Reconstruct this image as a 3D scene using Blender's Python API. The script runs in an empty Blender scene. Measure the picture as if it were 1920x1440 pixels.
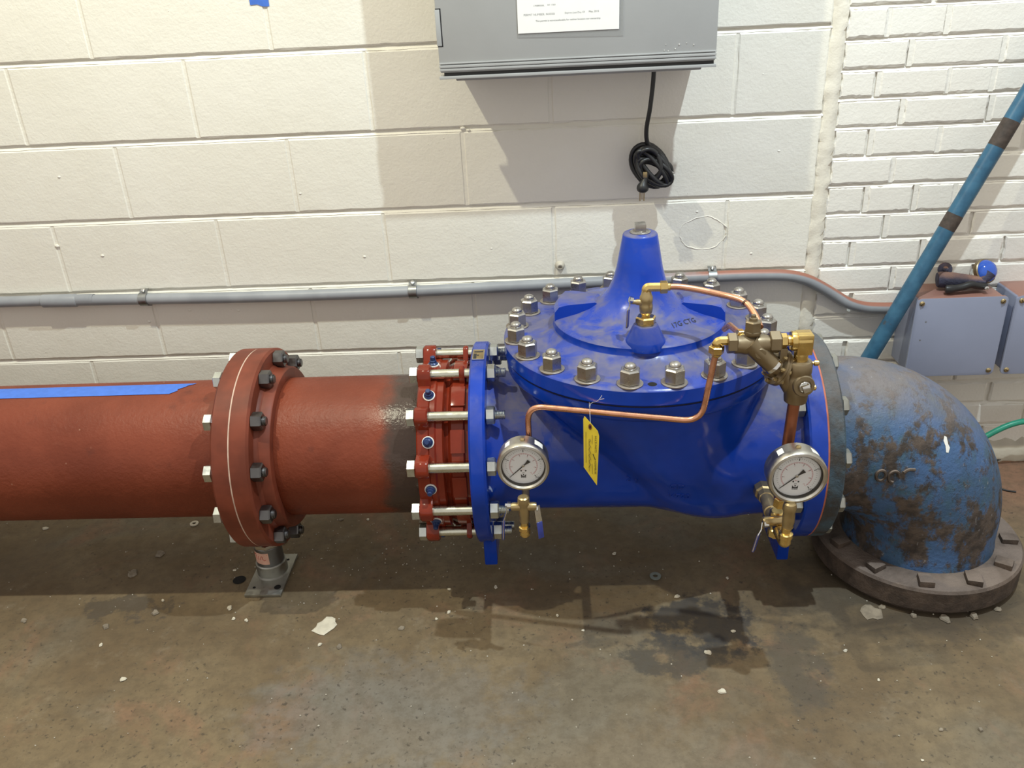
import bpy, bmesh, math, random
from mathutils import Matrix, Vector, noise
from mathutils.bvhtree import BVHTree
rnd = random.Random(7)
S = bpy.context.scene
C = S.collection
PI = math.pi
def V(*a): return Vector(a)

# ------------------------------------------------------------------ camera, light, exposure
def setup():
    yaw, pit, rol = -.0566, .4580, -.0534
    cy, sy, cp, sp, cr, sr = math.cos(yaw), math.sin(yaw), math.cos(pit), math.sin(pit), math.cos(rol), math.sin(rol)
    fwd = V(sy*cp, cy*cp, -sp); r0 = V(cy, -sy, 0); u0 = r0.cross(fwd)
    ri = cr*r0 + sr*u0; up = -sr*r0 + cr*u0
    cam = bpy.data.cameras.new('camera'); co = bpy.data.objects.new('camera', cam); C.objects.link(co)
    m = Matrix((ri, up, -fwd)).transposed().to_4x4(); m.translation = V(1.3633, -2.2429, 1.3952)
    co.matrix_world = m
    cam.sensor_width = 36; cam.lens = 1603.4/1920*36; cam.clip_start = .05
    S.camera = co
    w = bpy.data.worlds.new('world'); S.world = w; w.use_nodes = True
    b = w.node_tree.nodes['Background']; b.inputs[0].default_value = (1.0, .955, .89, 1); b.inputs[1].default_value = .72
    for n, loc, col, e in (('bulb_warm', (.26, -1.07, 2.95), (1, .95, .715), 130), ('bulb_white', (2.15, -1.07, 3.05), (.82, .95, 1.0), 206)):
        l = bpy.data.lights.new(n, 'POINT'); l.energy = e; l.color = col; l.shadow_soft_size = .022
        o = bpy.data.objects.new(n, l); o.location = loc; C.objects.link(o)
    vs = S.view_settings; vs.view_transform = 'Standard'; vs.look = 'None'; vs.exposure = 0.0; vs.gamma = 1; vs.use_curve_mapping = False
setup()

# ------------------------------------------------------------------ mesh helpers
def fr(o, z, x=None):
    z = Vector(z).normalized()
    x = Vector(x) if x else (V(1, 0, 0) if abs(z.x) < .9 else V(0, 1, 0))
    y = z.cross(x).normalized(); x = y.cross(z)
    m = Matrix((x, y, z)).transposed().to_4x4(); m.translation = Vector(o); return m
I4 = Matrix.Identity(4)
def rounded(pts, rad, n=7):
    pts = [Vector(p) for p in pts]; out = [pts[0]]
    for i in range(1, len(pts)-1):
        a, b, c = pts[i-1], pts[i], pts[i+1]; r = rad[i-1] if isinstance(rad, (list, tuple)) else rad
        d1 = (a-b).normalized(); d2 = (c-b).normalized(); t = min(r, (a-b).length*.49, (c-b).length*.49)
        p, q = b+d1*t, b+d2*t
        for k in range(n+1):
            s = k/n; out.append(p*(1-s)**2 + b*2*s*(1-s) + q*s*s)
    out.append(pts[-1]); return out
def spline(pts, n=6):
    pts = [Vector(p) for p in pts]; out = []
    P = [pts[0]*2-pts[1]] + pts + [pts[-1]*2-pts[-2]]
    for i in range(1, len(P)-2):
        for k in range(n):
            t = k/n; a, b, c, d = P[i-1:i+3]
            out.append(.5*((2*b)+(c-a)*t+(2*a-5*b+4*c-d)*t*t+(3*b-a-3*c+d)*t**3))
    out.append(pts[-1]); return out
class MB:
    def __init__(s): s.v = []; s.f = []
    def add(s, vs, fs, M=I4):
        o = len(s.v); s.v += [M @ Vector(v) for v in vs]; s.f += [tuple(i+o for i in f) for f in fs]; return s
    def lathe(s, prof, M=I4, n=32, caps=True, ph=0., a0=None, a1=None):
        full = a0 is None; vs = []; fs = []
        m = n if full else n+1
        for r, h in prof:
            for k in range(m):
                a = ph+2*PI*k/n if full else a0+(a1-a0)*k/n
                vs.append((r*math.cos(a), r*math.sin(a), h))
        for j in range(len(prof)-1):
            for k in range(n):
                k2 = (k+1) % m; fs.append((j*m+k, j*m+k2, (j+1)*m+k2, (j+1)*m+k))
        if caps:
            if full: fs.append(tuple(range(m-1, -1, -1))); fs.append(tuple((len(prof)-1)*m+k for k in range(m)))
        return s.add(vs, fs, M)
    def box(s, a, b, M=I4):
        x0, y0, z0 = a; x1, y1, z1 = b
        vs = [(x0,y0,z0),(x1,y0,z0),(x1,y1,z0),(x0,y1,z0),(x0,y0,z1),(x1,y0,z1),(x1,y1,z1),(x0,y1,z1)]
        return s.add(vs, [(3,2,1,0),(4,5,6,7),(0,1,5,4),(1,2,6,5),(2,3,7,6),(3,0,4,7)], M)
    def prism(s, poly, h0, h1, M=I4):
        n = len(poly); vs = [(x, y, h0) for x, y in poly]+[(x, y, h1) for x, y in poly]
        return s.add(vs, [tuple(range(n-1, -1, -1)), tuple(range(n, 2*n))]+[(i, (i+1) % n, n+(i+1) % n, n+i) for i in range(n)], M)
    def tube(s, path, r, n=12, caps=True, M=I4):
        path = [Vector(p) for p in path]; N = len(path); vs = []; fs = []
        rr = r if isinstance(r, (list, tuple)) else [r]*N
        t = (path[1]-path[0]).normalized(); x = t.orthogonal().normalized()
        for i in range(N):
            t = (path[min(i+1, N-1)]-path[max(i-1, 0)]).normalized()
            x = (x-t*x.dot(t)).normalized(); y = t.cross(x)
            for k in range(n):
                a = 2*PI*k/n; vs.append(path[i]+(x*math.cos(a)+y*math.sin(a))*rr[i])
        for i in range(N-1):
            for k in range(n): fs.append((i*n+k, i*n+(k+1) % n, (i+1)*n+(k+1) % n, (i+1)*n+k))
        if caps: fs.append(tuple(range(n-1, -1, -1))); fs.append(tuple((N-1)*n+k for k in range(n)))
        return s.add(vs, fs, M)
    def hexa(s, af, h0, h1, M=I4, ph=0.):      # hexagon with chamfered ends, across flats af
        R = af/2/math.cos(PI/6); c = R*.13
        return s.lathe([(R*.9, h0), (R, h0+c*.5), (R, h1-c), (R*.86, h1)], M, 6, True, ph)
    def sphere(s, c, r, n=16, M=I4, sz=1):
        k = n//2
        return s.lathe([(max(r*math.sin(PI*i/k), 1e-5), -r*sz*math.cos(PI*i/k)) for i in range(k+1)], M @ Matrix.Translation(c), n)
def rrect(x0, y0, x1, y1, r, n=4):
    o = []
    for cx, cy, a in ((x1-r, y1-r, 0), (x0+r, y1-r, PI/2), (x0+r, y0+r, PI), (x1-r, y0+r, 1.5*PI)):
        for k in range(n+1): o.append((cx+r*math.cos(a+PI/2*k/n), cy+r*math.sin(a+PI/2*k/n)))
    return o
def mesh(name, mb, mat, smooth=32, bevel=0, M=None):
    me = bpy.data.meshes.new(name)
    me.from_pydata([tuple(M @ v) if M else tuple(v) for v in mb.v], [], mb.f)
    bm = bmesh.new(); bm.from_mesh(me)
    bmesh.ops.recalc_face_normals(bm, faces=bm.faces)
    if bevel:
        es = [e for e in bm.edges if len(e.link_faces) == 2 and e.calc_face_angle(0) > .6]
        bmesh.ops.bevel(bm, geom=es, offset=bevel, segments=2, affect='EDGES', profile=.6, clamp_overlap=True)
    bm.to_mesh(me); bm.free()
    if smooth:
        me.polygons.foreach_set('use_smooth', [True]*len(me.polygons)); me.set_sharp_from_angle(angle=math.radians(smooth))
    if mat: me.materials.append(mat)
    return me
WM = {}
def link(o, parent, Mw):
    C.objects.link(o); WM[o.name] = Mw
    if parent: o.parent = parent; o.matrix_local = WM[parent.name].inverted() @ Mw
    else: o.matrix_world = Mw
    return o
def tag(o, label=None, cat=None, group=None, kind=None):
    if label: o['label'] = label
    if cat: o['category'] = cat
    if group: o['group'] = group
    if kind: o['kind'] = kind
    return o
def thing(name, loc, label, cat, group=None, M=None):
    return tag(link(bpy.data.objects.new(name, None), None, M if M else Matrix.Translation(Vector(loc))), label, cat, group)
def put(name, mb, mat, parent=None, smooth=32, bevel=0, label=None):
    """mesh given in world coordinates; origin at the parent's origin"""
    Mw = WM[parent.name] if parent else I4
    o = link(bpy.data.objects.new(name, mesh(name, mb, mat, smooth, bevel, Mw.inverted())), parent, Mw)
    return tag(o, label)
def loc(name, mb, mat, parent, smooth=32, bevel=0, label=None):
    """mesh given in the parent's own coordinates"""
    o = link(bpy.data.objects.new(name, mesh(name, mb, mat, smooth, bevel)), parent, WM[parent.name].copy())
    return tag(o, label)
def solo(name, mb, mat, origin, label, cat, group=None, smooth=32, bevel=0):
    Mw = Matrix.Translation(Vector(origin))
    o = link(bpy.data.objects.new(name, mesh(name, mb, mat, smooth, bevel, Mw.inverted())), None, Mw)
    return tag(o, label, cat, group)
def inst(name, me, parent, Mw): return link(bpy.data.objects.new(name, me), parent, Mw)
def text_mb(txt, size, align='LEFT', ext=.0):
    cu = bpy.data.curves.new('lettering', 'FONT'); cu.body = txt; cu.size = size; cu.align_x = align; cu.extrude = ext; cu.resolution_u = 2
    o = bpy.data.objects.new('lettering', cu); C.objects.link(o); bpy.context.view_layer.update()
    me = bpy.data.meshes.new_from_object(o.evaluated_get(bpy.context.evaluated_depsgraph_get()))
    mb = MB(); mb.v = [v.co.copy() for v in me.vertices]; mb.f = [tuple(p.vertices) for p in me.polygons]
    bpy.data.objects.remove(o); bpy.data.curves.remove(cu); bpy.data.meshes.remove(me); return mb
def bake(o, mods):
    for t, kw in mods:
        m = o.modifiers.new(t.lower(), t)
        for k, v in kw.items(): setattr(m, k, v)
    bpy.context.view_layer.update()
    me = bpy.data.meshes.new_from_object(o.evaluated_get(bpy.context.evaluated_depsgraph_get()))
    o.modifiers.clear(); old = o.data; o.data = me; me.name = o.name; bpy.data.meshes.remove(old)
    me.polygons.foreach_set('use_smooth', [True]*len(me.polygons)); me.set_sharp_from_angle(angle=math.radians(40)); return o

# ------------------------------------------------------------------ materials
class N:
    def __init__(s, name):
        s.m = bpy.data.materials.new(name); s.m.use_nodes = True; s.t = s.m.node_tree; s.b = s.t.nodes['Principled BSDF']
        s.pos = s.n('ShaderNodeNewGeometry'); s.P = s.pos.outputs['Position']; s.Nz = None
    def n(s, t, **k):
        x = s.t.nodes.new(t)
        for a, v in k.items(): setattr(x, a, v)
        return x
    def l(s, a, b): s.t.links.new(a, b)
    def setv(s, i, v):
        if hasattr(v, 'is_linked') or isinstance(v, bpy.types.NodeSocket): s.l(v, i)
        elif isinstance(v, (tuple, list)) and len(v) == 3 and i.type == 'RGBA': i.default_value = (*v, 1)
        else: i.default_value = v
    def noise(s, scale, detail=3, rough=.55, vec=None, dist=0.):
        x = s.n('ShaderNodeTexNoise'); x.inputs['Scale'].default_value = scale; x.inputs['Detail'].default_value = detail
        x.inputs['Roughness'].default_value = rough; x.inputs['Distortion'].default_value = dist; s.l(vec or s.P, x.inputs['Vector']); return x.outputs['Fac']
    def voro(s, scale, vec=None, feature='F1'):
        x = s.n('ShaderNodeTexVoronoi', feature=feature); x.inputs['Scale'].default_value = scale; s.l(vec or s.P, x.inputs['Vector']); return x.outputs['Distance']
    def ramp(s, f, a, b, lo=0., hi=1.):
        x = s.n('ShaderNodeMapRange'); x.interpolation_type = 'SMOOTHSTEP'; s.l(f, x.inputs[0])
        for i, v in zip((1, 2, 3, 4), (a, b, lo, hi)): x.inputs[i].default_value = v
        return x.outputs[0]
    def math(s, op, a, b=None):
        x = s.n('ShaderNodeMath', operation=op); s.setv(x.inputs[0], a)
        if b is not None: s.setv(x.inputs[1], b)
        return x.outputs[0]
    def mix(s, f, a, b):
        x = s.n('ShaderNodeMix', data_type='RGBA'); s.setv(x.inputs[0], f); s.setv(x.inputs[6], a); s.setv(x.inputs[7], b); return x.outputs[2]
    def xyz(s, src=None):
        x = s.n('ShaderNodeSeparateXYZ'); s.l(src or s.P, x.inputs[0]); return x.outputs
    def scale(s, sc):
        x = s.n('ShaderNodeVectorMath', operation='MULTIPLY'); s.l(s.P, x.inputs[0]); x.inputs[1].default_value = sc; return x.outputs[0]
    def bump(s, h, strength, dist=.01):
        x = s.n('ShaderNodeBump'); x.inputs['Strength'].default_value = strength; x.inputs['Distance'].default_value = dist
        s.l(h, x.inputs['Height']); s.l(x.outputs[0], s.b.inputs['Normal'])
    def out(s, col, rough=.5, metal=0., coat=0., spec=None):
        s.setv(s.b.inputs['Base Color'], col); s.setv(s.b.inputs['Roughness'], rough); s.setv(s.b.inputs['Metallic'], metal)
        if coat: s.b.inputs['Coat Weight'].default_value = coat; s.b.inputs['Coat Roughness'].default_value = .06
        if spec is not None: s.b.inputs['Specular IOR Level'].default_value = spec
        return s.m
def plain(name, col, rough=.5, metal=0., var=.12, sc=40, bump=0., coat=0., spec=None):
    k = N(name); f = k.noise(sc, 3)
    c = k.mix(k.ramp(f, .3, .7), tuple(x*(1-var) for x in col), tuple(min(x*(1+var), 1) for x in col))
    if bump: k.bump(k.noise(sc*2, 3), bump, .002)
    return k.out(c, rough, metal, coat, spec)
def m_wall(name, c1, c2):
    k = N(name); c = k.mix(k.ramp(k.noise(2.2, 4), .35, .68), c1, c2)
    dirt = k.ramp(k.noise(7, 5, .65), .62, .8, 0, .35); c = k.mix(dirt, c, tuple(x*.8 for x in c1))
    sp = k.ramp(k.voro(34), .04, .075, 1, 0); spm = k.math('MULTIPLY', sp, k.ramp(k.noise(5, 2), .58, .66))
    h = k.math('ADD', k.math('MULTIPLY', k.noise(130, 4, .6), .35), k.math('MULTIPLY', k.noise(24, 3), .5))
    h = k.math('ADD', h, k.math('MULTIPLY', spm, .5))
    k.bump(h, .42, .006); return k.out(c, .5)
def m_floor():
    k = N('concrete_floor'); x, y, z = k.xyz()
    base = k.mix(k.ramp(k.noise(2.3, 6, .6), .36, .66), (.145, .101, .056), (.205, .153, .089))
    base = k.mix(k.ramp(k.noise(1.7, 5, .55, k.scale((1, 1.6, 1)), .6), .52, .66, 0, .6), base, (.165, .148, .112))   # grey-green patches
    base = k.mix(k.ramp(k.noise(2.6, 7, .68, k.scale((1.2, 1, 1)), .5), .53, .66, 0, .60), base, (.245, .135, .080))  # worn red paint
    base = k.mix(k.ramp(k.noise(11, 6, .7), .54, .70, 0, .45), base, (.24, .195, .135))
    near = k.ramp(y, -.45, -.15)                                                   # red-brown strip along the wall on the right
    base = k.mix(k.math('MULTIPLY', k.math('MULTIPLY', near, k.ramp(x, 1.9, 2.3)), .7), base, (.24, .125, .085))
    def blot(cx, cy, rx, ry, col, amt, nz=.5):
        dx = k.math('MULTIPLY', k.math('SUBTRACT', x, cx), 1/rx); dy = k.math('MULTIPLY', k.math('SUBTRACT', y, cy), 1/ry)
        d = k.math('ADD', k.math('MULTIPLY', dx, dx), k.math('MULTIPLY', dy, dy))
        d = k.math('ADD', d, k.math('MULTIPLY', k.math('SUBTRACT', k.noise(16, 5, .65), .5), 3.2*nz))
        return k.mix(k.ramp(d, .25, 1.15, amt, 0), base, col)
    base = blot(1.69, -.70, .13, .11, (.035, .034, .036), .85, 1.7)
    base = blot(1.63, -.80, .15, .07, (.05, .047, .044), .7, 2.0)
    base = blot(1.87, -.84, .07, .16, (.075, .066, .054), .7, 1.2)
    base = blot(.27, -.62, .11, .05, (.055, .047, .042), .6, 3.2)
    base = blot(2.2, -.60, .36, .20, (.055, .045, .035), .65, .7)
    base = blot(.15, -1.03, .04, .035, (.02, .017, .014), .9, .8)
    base = blot(1.45, -1.15, .5, .2, (.22, .2, .16), .35, .8)
    base = blot(1.0, -.95, .34, .18, (.17, .165, .155), .5, .8)
    pit = k.ramp(k.noise(75, 4, .65), .58, .68); area = k.ramp(k.noise(2.6, 3), .42, .58, .15, 1)
    base = k.mix(k.math('MULTIPLY', k.math('MULTIPLY', pit, area), .7), base, (.04, .033, .027))
    sp = k.math('MULTIPLY', k.ramp(k.voro(42), .05, .085, 1, 0), k.ramp(k.noise(9, 3), .56, .64))
    base = k.mix(k.math('MULTIPLY', sp, .6), base, (.42, .38, .31))
    base = k.mix(k.ramp(k.noise(30, 6, .75), .38, .66, 0, .42), base, (.085, .064, .040))
    h = k.math('ADD', k.math('MULTIPLY', k.noise(55, 5, .65), .6), k.math('MULTIPLY', pit, -.35))
    k.bump(h, .30, .006); return k.out(base, k.ramp(k.noise(3, 4), .3, .7, .50, .78), 0, 0, .35)
def m_redpipe():
    k = N('red_pipe_paint'); x, y, z = k.xyz()
    c = k.mix(k.ramp(k.noise(5, 5, .6), .35, .68), (.150, .028, .011), (.205, .043, .019))
    c = k.mix(k.ramp(k.noise(9, 4, .6, k.scale((.5, 1, 1.6))), .62, .75, 0, .3), c, (.29, .12, .075))
    c = k.mix(k.ramp(k.noise(13, 4), .62, .74, 0, .5), c, (.085, .020, .012))
    chip = k.math('MULTIPLY', k.ramp(k.voro(26), .045, .08, 1, 0), k.ramp(k.noise(4, 2), .6, .66)); c = k.mix(k.math('MULTIPLY', chip, .7), c, (.4, .22, .15))
    edge = k.math('ADD', x, k.math('MULTIPLY', k.math('SUBTRACT', k.noise(11, 4, .6), .5), .09))
    dark = k.ramp(edge, .955, 1.0); c = k.mix(dark, c, (.058, .036, .028))
    k.bump(k.math('ADD', k.noise(120, 3, .6), k.math('MULTIPLY', k.noise(45, 2), .8)), .30, .004)
    return k.out(c, k.ramp(edge, .9, 1.0, .46, .24), 0, 0, .36)
def m_bluepaint(name, dust, base=((.005, .034, .27), (.008, .052, .43))):
    k = N(name); nz = k.xyz(k.pos.outputs['Normal'])[2]
    c = k.mix(k.ramp(k.noise(6, 3), .3, .7), *base); r = .17
    if dust:
        d = k.math('MULTIPLY', k.ramp(nz, .35, .8), k.ramp(k.noise(13, 5, .6, None, .8), .36, .60, .22, .95))
        d = k.math('MAXIMUM', d, k.math('MULTIPLY', k.ramp(nz, .1, .65), k.ramp(k.noise(8, 4, .6, None, 1.), .50, .64, 0, .6)))
        d = k.math('MULTIPLY', d, dust)
        c = k.mix(d, c, k.mix(k.ramp(k.noise(40, 3), .3, .7), (.110, .112, .195), (.165, .152, .185)))
        r = k.math('ADD', k.math('MULTIPLY', d, .45), .15)
    k.bump(k.noise(38, 2, .5), .10, .006); return k.out(c, r, 0, 0, .30)
def m_rustblue():
    k = N('flaking_blue_paint_on_rust'); nz = k.xyz(k.pos.outputs['Normal'])[2]; z = k.xyz()[2]
    blue = k.mix(k.ramp(k.noise(9, 4), .35, .65), (.040, .095, .180), (.055, .125, .275))
    blue = k.mix(k.ramp(k.noise(24, 4), .48, .7, 0, .6), blue, (.045, .105, .125))
    rust = k.mix(k.ramp(k.noise(34, 4, .6), .35, .65), (.040, .031, .026), (.105, .078, .062))
    f = k.math('ADD', k.noise(13, 7, .68, k.scale((1.15, 1.15, .62))), k.math('MULTIPLY', k.math('SUBTRACT', k.noise(60, 4, .6), .5), .22))
    f = k.math('ADD', f, k.ramp(z, .10, .42, .045, -.02))
    mask = k.ramp(f, .475, .585); c = k.mix(mask, blue, rust)
    dust = k.math('MULTIPLY', k.ramp(nz, .45, .97), k.ramp(k.noise(12, 4), .3, .65, .5, .95)); c = k.mix(dust, c, (.185, .160, .155))
    sc = k.math('MULTIPLY', k.ramp(k.noise(70, 3, .6, k.scale((1.8, 1, .7))), .66, .72), k.ramp(k.noise(8, 2), .45, .6)); c = k.mix(k.math('MULTIPLY', sc, .6), c, (.34, .34, .36))
    h = k.math('ADD', k.math('MULTIPLY', mask, .35), k.math('MULTIPLY', k.noise(75, 6, .7), 1.0))
    k.bump(h, .65, .006); return k.out(c, k.ramp(mask, 0, 1, .5, .85))
def m_rust(name, a, b, dustc, dust=.9):
    k = N(name); nz = k.xyz(k.pos.outputs['Normal'])[2]
    c = k.mix(k.ramp(k.noise(20, 5, .65), .35, .65), a, b)
    c = k.mix(k.math('MULTIPLY', k.ramp(nz, .3, .9), k.ramp(k.noise(14, 5), .3, .6, .4*dust, dust)), c, dustc)
    k.bump(k.noise(55, 5, .7), .7, .007); return k.out(c, .85)
def m_metal(name, col, rough, dust=0., dustc=(.2, .18, .15), metal=1., sc=30):
    k = N(name); nz = k.xyz(k.pos.outputs['Normal'])[2]
    c = k.mix(k.ramp(k.noise(sc, 4), .3, .7), tuple(x*.86 for x in col), col); me = metal
    if dust:
        d = k.math('MULTIPLY', k.ramp(nz, .3, .9), k.ramp(k.noise(60, 3), .3, .65, dust*.4, dust)); c = k.mix(d, c, dustc); me = k.math('SUBTRACT', metal, k.math('MULTIPLY', d, metal))
    return k.out(c, k.ramp(k.noise(sc*2, 3), .3, .7, rough*.85, rough*1.2), me)
def m_conduit():
    k = N('grey_conduit_paint'); nz = k.xyz(k.pos.outputs['Normal'])[2]; x = k.xyz()[0]
    c = k.mix(k.ramp(k.noise(12, 3), .3, .7), (.25, .262, .285), (.305, .318, .34))
    d = k.math('MULTIPLY', k.ramp(nz, .45, .72), k.ramp(k.math('ADD', x, k.math('MULTIPLY', k.noise(20, 4), .4)), 1.75, 2.05)); c = k.mix(d, c, (.30, .125, .085))
    return k.out(c, .42)
def m_greybox(name, c0, dustc=None):
    k = N(name); nz = k.xyz(k.pos.outputs['Normal'])[2]
    c = k.mix(k.ramp(k.noise(9, 3), .3, .7), tuple(v*.96 for v in c0), c0)
    if dustc: c = k.mix(k.ramp(nz, .5, .9, 0, .95), c, dustc)
    k.bump(k.noise(160, 2), .06, .002); return k.out(c, .38)
M = {}
M['block'] = m_wall('cream_block_paint', (.79, .765, .68), (.83, .81, .735))
M['brick'] = m_wall('white_brick_paint', (.80, .77, .71), (.84, .82, .76))
M['caulk'] = m_wall('cream_caulk', (.76, .71, .60), (.80, .76, .66))
M['floor'] = m_floor()
M['red'] = m_redpipe()
M['red_flange'] = plain('red_flange_paint', (.160, .036, .018), .5, 0, .22, 14, .14, 0, .32)
M['red_gloss'] = plain('glossy_red_epoxy', (.19, .024, .010), .13, 0, .12, 18, .05, 0, .35)
M['gasket'] = plain('pale_gasket', (.55, .40, .32), .8)
M['red_gasket'] = plain('red_rubber_gasket', (.42, .13, .08), .7)
M['blue'] = m_bluepaint('dusty_blue_enamel', .9)
M['blue_clean'] = m_bluepaint('blue_enamel', .3)
M['rustblue'] = m_rustblue()
M['rust'] = m_rust('rusty_dusty_flange', (.045, .031, .023), (.095, .066, .048), (.215, .168, .140))
M['rustflange'] = m_rust('worn_blue_grey_flange', (.040, .036, .032), (.050, .085, .115), (.15, .135, .13), .7)
M['zinc'] = m_metal('yellowish_zinc', (.66, .66, .56), .26)
M['zinc_nut'] = m_metal('bright_zinc', (.62, .65, .63), .30)
M['dark_bolt'] = m_metal('dark_oiled_steel', (.17, .165, .165), .38)
M['stainless'] = m_metal('dusty_stainless', (.46, .44, .41), .30, .55, (.22, .19, .16))
M['washer'] = m_metal('dusty_washer', (.40, .36, .32), .45, .75, (.25, .215, .18))
M['gauge_case'] = m_metal('brushed_stainless_case', (.56, .53, .48), .34)
M['galv'] = m_metal('galvanised_steel', (.42, .42, .38), .45, .3, (.24, .22, .19))
M['galv_dark'] = m_metal('dark_galvanised', (.26, .27, .28), .4)
M['copper'] = m_metal('copper', (.83, .42, .26), .27)
M['copper_dull'] = m_metal('tarnished_copper', (.40, .155, .085), .34, metal=.85)
M['brass'] = m_metal('brass', (.80, .58, .22), .24)
M['brass_dull'] = m_metal('dull_brass', (.46, .35, .18), .33, metal=.8)
M['bronze'] = m_metal('cast_bronze', (.27, .205, .12), .40, .5, (.19, .155, .11), .85)
M['chrome'] = m_metal('bright_steel', (.75, .75, .73), .15)
M['grip'] = plain('blue_vinyl_grip', (.035, .05, .26), .4)
M['cap_blue'] = plain('blue_coated_screw', (.018, .040, .13), .35, .2)
M['white'] = plain('white_plastic', (.80, .79, .75), .45, 0, .03)
M['paper'] = plain('white_paper', (.84, .84, .83), .6, 0, .01)
M['ink'] = plain('black_ink', (.02, .02, .022), .5, 0, .05)
M['grey_ink'] = plain('grey_ink', (.16, .16, .17), .6, 0, .05)
M['red_ink'] = plain('red_ink', (.62, .26, .28), .6, 0, .05)
M['black'] = plain('black_rubber', (.014, .014, .015), .42)
M['hole'] = plain('dark_void', (.006, .005, .005), .9)
M['tape'] = plain('blue_masking_tape', (.055, .165, .62), .6, 0, .06, 60, .1)
M['box'] = m_greybox('grey_enclosure_paint', (.385, .395, .40))
M['jbox'] = m_greybox('blue_grey_box_paint', (.275, .305, .42), (.27, .13, .095))
M['conduit'] = m_conduit()
M['strap'] = m_metal('galvanised_strap', (.33, .34, .34), .4, .0)
M['yellow'] = plain('yellow_tag_card', (.80, .62, .045), .55, 0, .06, 30)
M['polepaint'] = None
M['pink'] = plain('pink_sticker', (.62, .36, .27), .6, 0, .08)
M['hose'] = plain('green_hose', (.02, .25, .165), .35)
M['chip'] = plain('paint_chip', (.62, .57, .46), .7, 0, .1, 50, .2)
M['chip_brown'] = plain('dirty_chip', (.24, .20, .15), .8, 0, .2, 50, .3)
M['pebble'] = plain('pale_crumb', (.50, .46, .38), .8, 0, .2, 60)
def m_pole():
    k = N('blue_pole_paint'); c = k.mix(k.ramp(k.noise(25, 4, .6), .35, .65), (.020, .085, .155), (.035, .125, .21))
    c = k.mix(k.ramp(k.noise(14, 5, .65, k.scale((1, 1, 1.3))), .60, .68), c, (.06, .045, .035)); return k.out(c, .4)
M['polepaint'] = m_pole()
def m_dial():
    k = N('dial_face'); return k.out((.78, .79, .80), .4)
M['dial'] = m_dial()
def m_glass():
    k = N('gauge_glass'); g = k.n('ShaderNodeBsdfGlossy'); g.inputs['Roughness'].default_value = .03; tr = k.n('ShaderNodeBsdfTransparent')
    mx = k.n('ShaderNodeMixShader'); mx.inputs[0].default_value = .06
    k.l(tr.outputs[0], mx.inputs[1]); k.l(g.outputs[0], mx.inputs[2]); k.l(mx.outputs[0], k.t.nodes['Material Output'].inputs['Surface']); return k.m
M['glass'] = m_glass()
def m_sleeve():
    k = N('clear_sleeve'); k.b.inputs['Alpha'].default_value = .28; return k.out((.42, .43, .43), .12)
M['sleeve'] = m_sleeve()

# ------------------------------------------------------------------ setting: walls and floor
CH, BW = .2035, .457
def edge_block(w, h, d, seed, jit, nx, nz, bev):
    """block face in xz at y=0, wavy edges, bevelled rim, body going back to y=d; origin at lower left"""
    q = random.Random(seed); out = []; 
    def j(): return q.uniform(-jit, jit)
    loop = [(w*i/nx, j() if 0 < i < nx else 0) for i in range(nx)] + [(w+(j() if 0 < i else 0), h*i/nz) for i in range(nz)]
    loop += [(w-w*i/nx, h+(j() if 0 < i else 0)) for i in range(nx)] + [((j() if 0 < i else 0), h-h*i/nz) for i in range(nz)]
    n = len(loop); vs = []; cx, cz = w/2, h/2
    for x, z in loop: vs.append((x, d, z))
    for x, z in loop: vs.append((x, bev, z))
    for x, z in loop:
        vs.append((min(max(x, bev*1.2), w-bev*1.2) if abs(x-cx) > w/2-2*bev else x, 0, min(max(z, bev*1.2+max(0, j())), h-bev*1.2) if abs(z-cz) > h/2-2*bev else z))
    fs = [(i, (i+1) % n, n+(i+1) % n, n+i) for i in range(n)] + [(n+i, n+(i+1) % n, 2*n+(i+1) % n, 2*n+i) for i in range(n)]
    fs.append(tuple(2*n+i for i in range(n)))
    return MB().add(vs, fs)
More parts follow.
